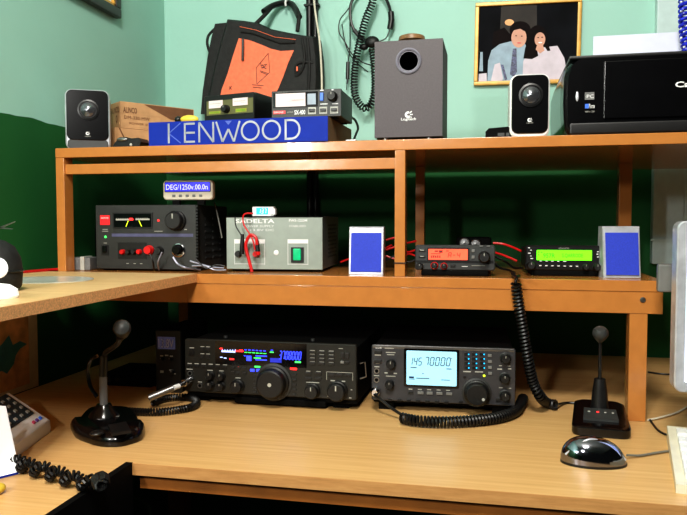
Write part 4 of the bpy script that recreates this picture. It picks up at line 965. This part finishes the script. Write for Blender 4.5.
text_mesh('ALINCO', .035, uh*.6, .045, uh*.22, 0, t, M['cardp'], frame=ff); text_mesh('Q', .06, uh*.2, .01, uh*.3, 0, t, M['cardp'], frame=ff)

a = PY(113, 147, 1.33)
t = thing('black_gadget', 'low black rounded gadget between the left speaker and the blue carton', 'gadget', (a.x, 1.325, ZT))
MB().prism([(0, 0, 0), (.062, 0, 0), (.066, 0, .012), (.06, 0, .020), (.045, 0, .019), (.034, 0, .022), (.018, 0, .022), (.006, 0, .010)], (0, .04, 0)).build('body', M['blk'], t)
MB().ell((.024, -.001, .0175), (.012, .003, .004)).build('glossy_top', M['steel'], t); MB().ell((.044, -.001, .006), (.003, .002, .003)).build('button', M['lab'], t)

# bag hanging on the wall
YB = 1.85
bag = thing('shoulder_bag', 'black bag with orange front pocket hanging on the wall behind the meters', 'bag', PY(260, 60, YB))
o0 = Vector(bag.location)
def q(x, y, Y=YB): return PY(195+x*.1903, y*.1903, Y)-o0
fo = [(165, 95), (250, 103), (330, 115), (400, 148), (480, 165), (560, 180), (640, 190), (655, 300), (658, 420), (650, 520), (640, 590), (360, 600), (80, 600), (60, 520), (100, 330), (140, 180)]
rings = []
for s, Y in ((.93, YB-.006), (.985, YB+.004), (1, YB+.02), (1.0, YB+.05), (.97, YB+.07)):
    cx, cy = 370, 340
    rings.append([q(cx+(x-cx)*s, cy+(y-cy)*s, YB)+Vector((0, Y-YB, 0)) for x, y in fo])
MB().loft(rings).build('body', M['cloth'], bag)
sf = [(105, 125), (175, 118), (150, 260), (110, 420), (90, 600), (30, 600), (40, 480), (66, 300), (85, 200)]
MB().loft([[q(x, y, YB+.02) for x, y in sf], [q(x, y, YB+.075) for x, y in sf]]).build('side_gusset', M['cloth'], bag)
op = [(230, 200), (290, 212), (350, 235), (400, 256), (450, 268), (520, 264), (490, 330), (465, 400), (440, 460), (400, 540), (125, 540), (140, 470), (170, 390), (200, 290)]
po = MB().loft([[q(x, y, YB-.008) for x, y in op], [q(x, y, YB+.006) for x, y in op]]).build('orange_pocket', M['orange'], bag)
b = MB(); b.tube([q(x, y, YB-.008) for x, y in ((240, 165), (300, 172), (380, 200), (450, 225), (525, 222))], .0035); b.build('zipper_flap', M['cloth'], bag)
b = MB(); b.tube([q(x, y, YB-.009) for x, y in ((235, 140), (320, 158), (420, 195), (530, 208))], .0008, 5); b.build('pocket_piping', M['orange'], bag)
MB().tube([q(251, 205, YB-.013), q(251, 255, YB-.014), q(250, 318, YB-.013)], .0035, 8).build('zipper_pull', M['blk'], bag)
b = MB()
dm = [(385, 280), (393, 380), (325, 442), (322, 356)]
for i in range(4): b.tube([q(*dm[i], YB-.0088), q(*dm[(i+1) % 4], YB-.0088)], .0007, 4)
b.tube([q(345, 330, YB-.0088), q(348, 350, YB-.0088)], .0007, 4)
for (x0, y0), (x1, y1) in (((345, 345), (378, 338)), ((346, 352), (376, 360)), ((350, 360), (372, 345)), ((352, 338), (370, 362)), ((342, 372), (385, 386)), ((345, 378), (380, 392)), ((300, 445), (360, 450)), ((305, 458), (350, 462)), ((180, 455), (192, 470)), ((192, 452), (180, 470))): b.tube([q(x0, y0, YB-.0088), q(x1, y1, YB-.0088)], .0009, 4)
b.build('printed_emblem', M['blk'], po)
MB().tube(catmull([q(320, 125, YB+.02), q(370, 75, YB+.03), q(420, 25, YB+.07), q(475, 12, YB+.09), q(520, 30, YB+.07), q(545, 80, YB+.03), q(538, 165, YB+.02)]), .0055, 10).build('handle', M['cloth'], bag)
MB().tube(catmull([q(360, 62, YB+.03), q(410, 30, YB+.06), q(475, 14, YB+.085), q(515, 28, YB+.07), q(548, 90, YB+.03)]), .0085, 10).build('handle_wrap', M['blk'], bag)
b = MB(); b.tube(catmull([q(560, 190, YB-.004), q(575, 300, YB-.01), q(560, 370, YB-.008), q(530, 400, YB-.004), q(535, 340, YB-.006), q(580, 325, YB-.008), q(620, 330, YB-.004)]), .004); b.tube(catmull([q(590, 200, YB-.004), q(600, 350, YB-.006), q(590, 560, YB-.004)]), .005); b.build('side_strap', M['cloth'], bag)
MB().box(-.002, -.002, -.006, .002, .002, .006).build('strap_tag', M['orange'], bag).location = q(537, 362, YB-.012)
MB().tube(catmull([q(105, 150, YB+.05), q(70, 190, YB+.05), q(66, 240, YB+.05), q(90, 300, YB+.05)]), .004).build('side_loop', M['cloth'], bag)
hk = PY(286, 4, WY-.035)
tag(MB().tube([hk+Vector((0, .035, .012)), hk+Vector((0, 0, .012)), hk+Vector((0, -.006, .002)), hk+Vector((0, -.002, -.006))], .003).build('wall_hook', M['white']), 'white wall hook holding the bag handle', 'hook')

# pole and cables on the wall
a = PY(305.5, 50, WY-.03); c = PY(316.5, 50, WY-.03)
t = thing('cable_conduit', 'black vertical conduit on the wall behind the right side of the bag', 'conduit', ((a.x+c.x)/2, WY-.012, ZD))
w = (c.x-a.x)/2*1.15
MB().cyl((-w*.5, 0, 0), (-w*.5, 0, 1.14), w*.5, seg=14).cyl((w*.5, -.003, 0), (w*.5, -.003, 1.14), w*.42, seg=14).build('black_cables', M['wire'], t)
MB().box(-w-.004, -.012, .96, w+.003, .006, .965).box(-w-.003, -.012, .82, w+.010, .006, .825).build('cable_ties', M['blk'], t)
cable('white_cable', [PY(312.5, -30, WY-.03), PY(314, 0, WY-.04), PY(316.5, 20, WY-.06), PY(319.5, 40, 1.845), PY(321.5, 70, 1.845), PY(322, 100, 1.85), (PY(322, 100, 1.85).x, 1.85, ZT+.004)], .0028, 'wirew', 'thin cream cable running down the wall beside the black conduit')

# headset
YH = WY-.03
hs = thing('headset', 'black headset hanging on the wall above the subwoofer with coiled lead', 'headset', PY(368, 30, YH))
o0 = Vector(hs.location)
def h(x, y, Y=YH): return PY(x, y, Y)-o0
MB().tube(catmull([h(361, 38), h(354, 30), h(350.5, 18), h(351, 4), h(358, -8), h(370, -13), h(382, -7), h(389, 6), h(391.5, 20)]), .0042, 8).build('headband', M['blk'], hs)
MB().tube([h(391, 12), h(391.5, 20), h(390, 29)], .0085, 12).build('earpad', M['blk'], hs)
MB().tube([h(354, 30), h(361, 38), h(365, 41)], .006, 10).build('slider', M['grey'], hs)
b = MB(); b.ell(h(372, 42, YH-.02), (.020, .012, .016)); b.ell(h(364, 47, YH-.015), (.012, .010, .009)); b.ell(h(378, 50, YH-.015), (.010, .010, .014)); b.build('earphone', M['knob'], hs)
MB().tube(catmull([h(390, 29), h(386, 38), h(378, 42)]), .0018).build('ear_wire', M['steel'], hs)
MB().coil([h(374, -8, YH-.02), h(372, 4, YH-.02), h(366, 18, YH-.02), h(360, 40, YH-.02), h(356, 60, YH-.02), h(354, 82, YH-.02), h(356, 98, YH-.02), h(364, 108, YH-.02), h(371, 104, YH-.02), h(375, 88, YH-.02), h(374, 62, YH-.02), h(372, 48, YH-.02)], .0088, .0022, .0078, 12).build('coiled_lead', M['wire'], hs)
MB().tube(catmull([h(352, 4), h(346, 12), h(340, 20), h(339, 32), h(345, 42), h(352, 54), h(362, 62), h(374, 66)]), .0017).build('upper_lead', M['wire'], hs)
MB().tube(catmull([h(351, 8), h(350, 24), h(350, 45), h(348, 63)]), .0017).build('plug_lead', M['wire'], hs)
MB().tube(catmull([h(342, 24), h(346, 46), h(354, 60), h(368, 72)]), .0015).build('lower_lead', M['wire'], hs)
pg = MB().tube([h(348, 62), h(347.5, 79)], .0052, 10).build('jack_plug', M['wire'], hs); MB().tube([h(347.5, 79), h(347, 84)], .0026, 10).tube([h(347, 84), h(346.5, 90)], .0014, 8).build('jack_tip', M['chrome'], pg)
MB().tube([h(368, -14)+Vector((0, .03, .004)), h(368, -14)+Vector((0, -.01, .004)), h(368, -17)+Vector((0, -.012, .018))], .003).build('hanging_peg', M['steel'], hs)

# framed photograph
YP = WY-.016
def f(x, y, Y=YP): return PY(470+x*.17467, y*.17467, Y)
tl, tr, br, bl = f(22, 8), f(633, -8), f(640, 470), f(30, 490)
x0, x1 = (tl.x+bl.x)/2, (tr.x+br.x)/2; z0, z1 = (bl.z+br.z)/2, (tl.z+tr.z)/2
t = thing('framed_photograph', 'gilt framed photograph of a man and a woman on the back wall', 'picture', ((x0+x1)/2, YP, (z0+z1)/2)); t.rotation_euler = (0, D2R(.8), 0)
w, hh = (x1-x0)/2, (z1-z0)/2; fw = .0105
b = MB()
for a_, c_, e_, g_ in ((-w, hh-fw, w, hh), (-w, -hh, w, -hh+fw), (-w, -hh+fw, -w+fw, hh-fw), (w-fw, -hh+fw, w, hh-fw)): b.box(a_, 0, c_, e_, .014, g_, .002)
b.build('frame', M['gold'], t)
pw, ph = w-fw, hh-fw
def pc(x, y): return ((x-55)/(605-55)*2*pw-pw, ph-((y-(35-25*(x-55)/550))/(425))*2*ph)
ph_ = MB().box(-pw, .006, -ph, pw, .012, ph).build('photograph', M['photobg'], t)
layer = [.0058]
def shape(pts, m):
    layer[0] -= .00012; P = [pc(x, y) for x, y in pts]
    P = [(max(-pw, min(pw, x)), layer[0], max(-ph, min(ph, z))) for x, z in P]
    MB().poly(P).build('printed_shape', M[m], ph_)
def elp(cx, cy, rx, ry, n=20): return [(cx+rx*math.cos(2*math.pi*i/n), cy+ry*math.sin(2*math.pi*i/n)) for i in range(n)]
shape([(180, 30), (380, 24), (385, 180), (175, 190)], 'photobr'); shape(elp(228, 122, 26, 18), 'glowp')
shape([(140, 175), (200, 150), (235, 190), (235, 240), (130, 260)], 'hair')
shape([(60, 415), (105, 410), (108, 460), (60, 460)], 'blouse'); shape([(66, 290), (80, 290), (84, 400), (62, 400)], 'shirt')
shape([(110, 460), (112, 340), (130, 280), (175, 245), (240, 228), (320, 242), (345, 300), (330, 450)], 'shirt')
shape([(185, 360), (200, 362), (225, 445), (210, 450)], 'tie')
shape([(130, 455), (150, 360), (180, 350), (200, 440), (195, 458)], 'blouse')
shape(elp(290, 165, 60, 50), 'hair'); shape(elp(284, 208, 43, 56), 'skin'); shape([(240, 170), (250, 140), (330, 145), (330, 180), (290, 158)], 'hair')
shape([(252, 270), (272, 268), (278, 400), (260, 430), (238, 415)], 'tie')
shape([(310, 445), (312, 340), (350, 280), (420, 262), (500, 252), (540, 320), (552, 380), (530, 440)], 'blouse')
shape(elp(388, 200, 52, 62), 'hair'); shape([(340, 200), (375, 210), (395, 310), (360, 328), (312, 325), (320, 270)], 'hair'); shape([(430, 200), (448, 240), (462, 280), (445, 282), (425, 250)], 'hair')
shape(elp(402, 218, 30, 40), 'skin'); shape([(385, 255), (420, 250), (428, 280), (405, 296), (380, 275)], 'skin')
for x, y in ((268, 198), (300, 200), (392, 208), (414, 206)): shape(elp(x, y, 5, 3, 8), 'hair')
shape(elp(286, 238, 13, 3, 10), 'red'); shape(elp(404, 236, 12, 4, 10), 'wht')

# dark framed picture on the left wall
cn = PX(119.5, 19, WX+.012); q0 = PX(75, -1, WX+.012)
t = thing('framed_picture', 'dark framed picture with gilt inner edge high on the left wall', 'picture', (WX+.001, cn.y, cn.z))
b = MB()
Lw, Hh, fw = .42, .32, .024
for y0, z0_, y1, z1_ in ((-Lw, 0, 0, fw), (-Lw, Hh-fw, 0, Hh), (-fw, fw, 0, Hh-fw), (-Lw, fw, -Lw+fw, Hh-fw)): b.box(0, y0, z0_, .018, y1, z1_, .003)
b.build('frame', M['darkwood'], t)
b = MB()
for y0, z0_, y1, z1_ in ((-Lw+fw, fw, -fw, fw+.006), (-fw-.006, fw, -fw, Hh-fw), (-Lw+fw, Hh-fw-.006, -fw, Hh-fw), (-Lw+fw, fw, -Lw+fw+.006, Hh-fw)): b.box(0, y0, z0_, .014, y1, z1_)
b.build('gilt_edge', M['gold'], t)
MB().box(0, -Lw+fw, fw, .006, -fw, Hh-fw).build('mat_board', M['white'], t)

# printer
a = PY(561, 134, 1.335); W = .44
t = thing('printer', 'glossy black inkjet printer at the right end of the top shelf', 'printer', (a.x, 1.33, ZT), 0)
Hp = PY(600, 58, 1.345).z-ZT
d = Dev(t, [(300, 175), (687, 165), (687, 422), (300, 418)], PY(687, 100, 1.33).x-a.x, Hp)
def pr(i, y, z0=.0, z1=Hp, xl=0, r0=.022): return None
b = MB()
prof = [(.012, 0), (.004, .012), (.0015, .03), (.0, .06), (.001, Hp-.035), (.006, Hp-.016), (.016, Hp-.006), (.03, Hp)]
rings = []
for y, ins in ((0, .010), (.006, .003), (.03, 0), (.26, 0), (.27, .006)):
    l = [(x+ins, y, z if z < Hp-.001 else z) for x, z in prof]; rgt = [(W-x-ins, y, z) for x, z in prof[::-1]]
    rings.append(l+rgt)
b.loft(rings).build('body', M['blkg'], t)
XS = d.m(432, 300)[0]
MB().box(XS, -.0045, .030, W-XS+.01, .004, Hp-.010, .002).build('output_door', M['blkg'], t)
MB().box(.014, -.006, .004, W-.014, .004, .024, .003).build('lower_tray', M['blk'], t)
MB().box(.012, -.001, Hp-.004, W-.012, .24, Hp+.0025, .002).build('lid', M['blk'], t)
st = MB().box(d.m(373, 0)[0], -.0008, d.m(0, 308)[1], d.m(403, 0)[0], .004, d.m(0, 286)[1]).build('sticker', M['adapt'], t)
d2 = d
x_, z_ = d.m(374, 332); x2_, z2_ = d.m(404, 318)
s2 = MB().box(x_, -.0008, z_, x_+(x2_-x_)*.4, .004, z2_).build('sticker', M['bluebtn'], t); text_mesh('Pixma', x_+(x2_-x_)*.42, z_, (x2_-x_)*.6, (z2_-z_), -.0009, t, M['wht'])
text_mesh('4800 x 1200', d.m(374, 0)[0], d.m(0, 345)[1], d.m(404, 0)[0]-d.m(374, 0)[0], .003, -.0009, t, M['lab'])
b = MB(); xx, zz1 = d.m(379, 303); 
text_mesh('PC', d.m(379, 0)[0], d.m(0, 303)[1], .012, .006, -.0012, t, M['wht'])
x0, z0 = d.m(648, 277); x1, z1 = d.m(760, 257)
text_mesh('Canon', x0, z0, (x1-x0)*.95, (z1-z0), -.0052, t, M['wht'], 'lettering', bold=.03)
MB().ell((d.m(349, 0)[0], .0, d.m(0, 297)[1]), (.003, .002, .009)).build('power_button', M['silver'], t)
p0 = PY(593, 57, 1.57); p1 = PY(595, 37, 1.60)
MB().prism([(p0.x-a.x, .24, Hp-.01), (p0.x-a.x+.30, .24, Hp-.01), (p0.x-a.x+.30, .265, p1.z-ZT), (p1.x-a.x-.004, .265, p1.z-ZT)], (0, .003, 0)).build('paper_support', M['lilac'], t)
b = MB(); b.coil([PY(684, -20, 1.55), PY(683.5, 10, 1.55), PY(684, 30, 1.55), PY(687, 52, 1.55), PY(690, 56, 1.54)], .007, .004, .010, 10, 6)
b.mi = 1
for i in range(26): b.ell(PY(684+3*math.sin(i*2.1)+(0 if i < 20 else (i-20)), -22+i*3, 1.545), (.003, .003, .003), 8, 5)
tag(b.build('bead_garland', [M['beads'], M['silver']]), 'blue and silver beaded garland hanging above the printer at the right edge', 'garland')
cable('thin_wire', [PY(563, 82, 1.42), PY(560, 90, 1.42), PY(560, 110, 1.42), PY(563, 128, 1.40), (PY(563, 132, 1.4).x, 1.40, ZT+.002)], .001, 'wireg', 'thin pale wire falling between the satellite speaker and the printer')

# ---- each foot and tie a part of its own
def split_islands(o, name):
    bm = bmesh.new(); bm.from_mesh(o.data); bm.faces.ensure_lookup_table(); seen = set(); isl = []
    for f in bm.faces:
        if f.index in seen: continue
        st = [f]; seen.add(f.index); grp = []
        while st:
            g = st.pop(); grp.append(g)
            for v in g.verts:
                for h_ in v.link_faces:
                    if h_.index not in seen: seen.add(h_.index); st.append(h_)
        isl.append([[tuple(v.co) for v in g.verts] for g in grp])
    bm.free()
    for fs in isl:
        b = MB(); vm = {}
        for poly in fs:
            vs_ = []
            for co in poly:
                if co not in vm: vm[co] = b.bm.verts.new(co)
                vs_.append(vm[co])
            b._f(vs_)
        b.build(name, list(o.data.materials), o.parent)
    bpy.data.objects.remove(o)
for o in [o for o in bpy.data.objects if o.type == 'MESH']:
    base = o.name.split('.')[0]
    if base in ('rubber_feet', 'feet'): split_islands(o, 'foot')
    elif base == 'cable_ties': split_islands(o, 'tie')
    elif base == 'case_screws': split_islands(o, 'screw')
    elif base == 'vent_holes': pass
GROUPS = dict(radio_transceiver='base transceivers on the desk', desk_microphone='desk microphones', coiled_cord='coiled microphone cords', mobile_radio='mobile radios on the middle shelf',
    power_supply='power supplies on the middle shelf', small_speaker='blue-grilled speakers on the middle shelf', satellite_speaker='satellite speakers on the top shelf', power_wire='red and black power wires on the middle shelf',
    power_cable='cables between the power supplies', test_lead='test leads on the power supplies', crocodile_clip='crocodile clips on the pale power supply', cardboard_box='cardboard boxes on the top shelf', loose_cable='loose cables at the right of the desk')
for o in bpy.data.objects:
    g = GROUPS.get(o.name.split('.')[0])
    if g and o.parent is None: o['group'] = g

# ================================================================== LIGHT
def area(name, loc, tgt, size, power, col=(1, 1, 1)):
    l = bpy.data.lights.new(name, 'AREA'); l.shape = 'DISK'; l.size = size; l.energy = power; l.color = col
    o = bpy.data.objects.new(name, l); COL.objects.link(o); o.location = loc
    o.rotation_euler = (Vector(tgt)-Vector(loc)).to_track_quat('-Z', 'Y').to_euler()
area('low_lamp', (-.38, -.6, 1.78), (-.2, 1.6, 1.1), .12, 10, (1, .98, .93))
area('left_lamp', (-.80, -.25, 1.42), (-.85, 1.2, .95), .10, 6.0, (1, .97, .92))
area('ceiling_lamp', (-.05, -.15, 2.42), (-.1, 1.5, 1.0), .40, 29, (1, .96, .88))
w = bpy.data.worlds.new('world'); bpy.context.scene.world = w; w.use_nodes = True
w.node_tree.nodes['Background'].inputs[0].default_value = (.75, .85, .8, 1); w.node_tree.nodes['Background'].inputs[1].default_value = .012

# ================================================================== CAMERA
cd = bpy.data.cameras.new('camera'); cam = bpy.data.objects.new('camera', cd); COL.objects.link(cam)
cd.sensor_fit = 'HORIZONTAL'; cd.sensor_width = 36; cd.lens = F*36/687; cd.clip_start = .05
mw = Matrix((( _r2.x, _u2.x, -_d.x, CAM.x), (_r2.y, _u2.y, -_d.y, CAM.y), (_r2.z, _u2.z, -_d.z, CAM.z), (0, 0, 0, 1)))
cam.matrix_world = mw
bpy.context.scene.camera = cam
vs = bpy.context.scene.view_settings; vs.view_transform = 'Standard'; vs.look = 'Medium High Contrast'; vs.exposure = .25
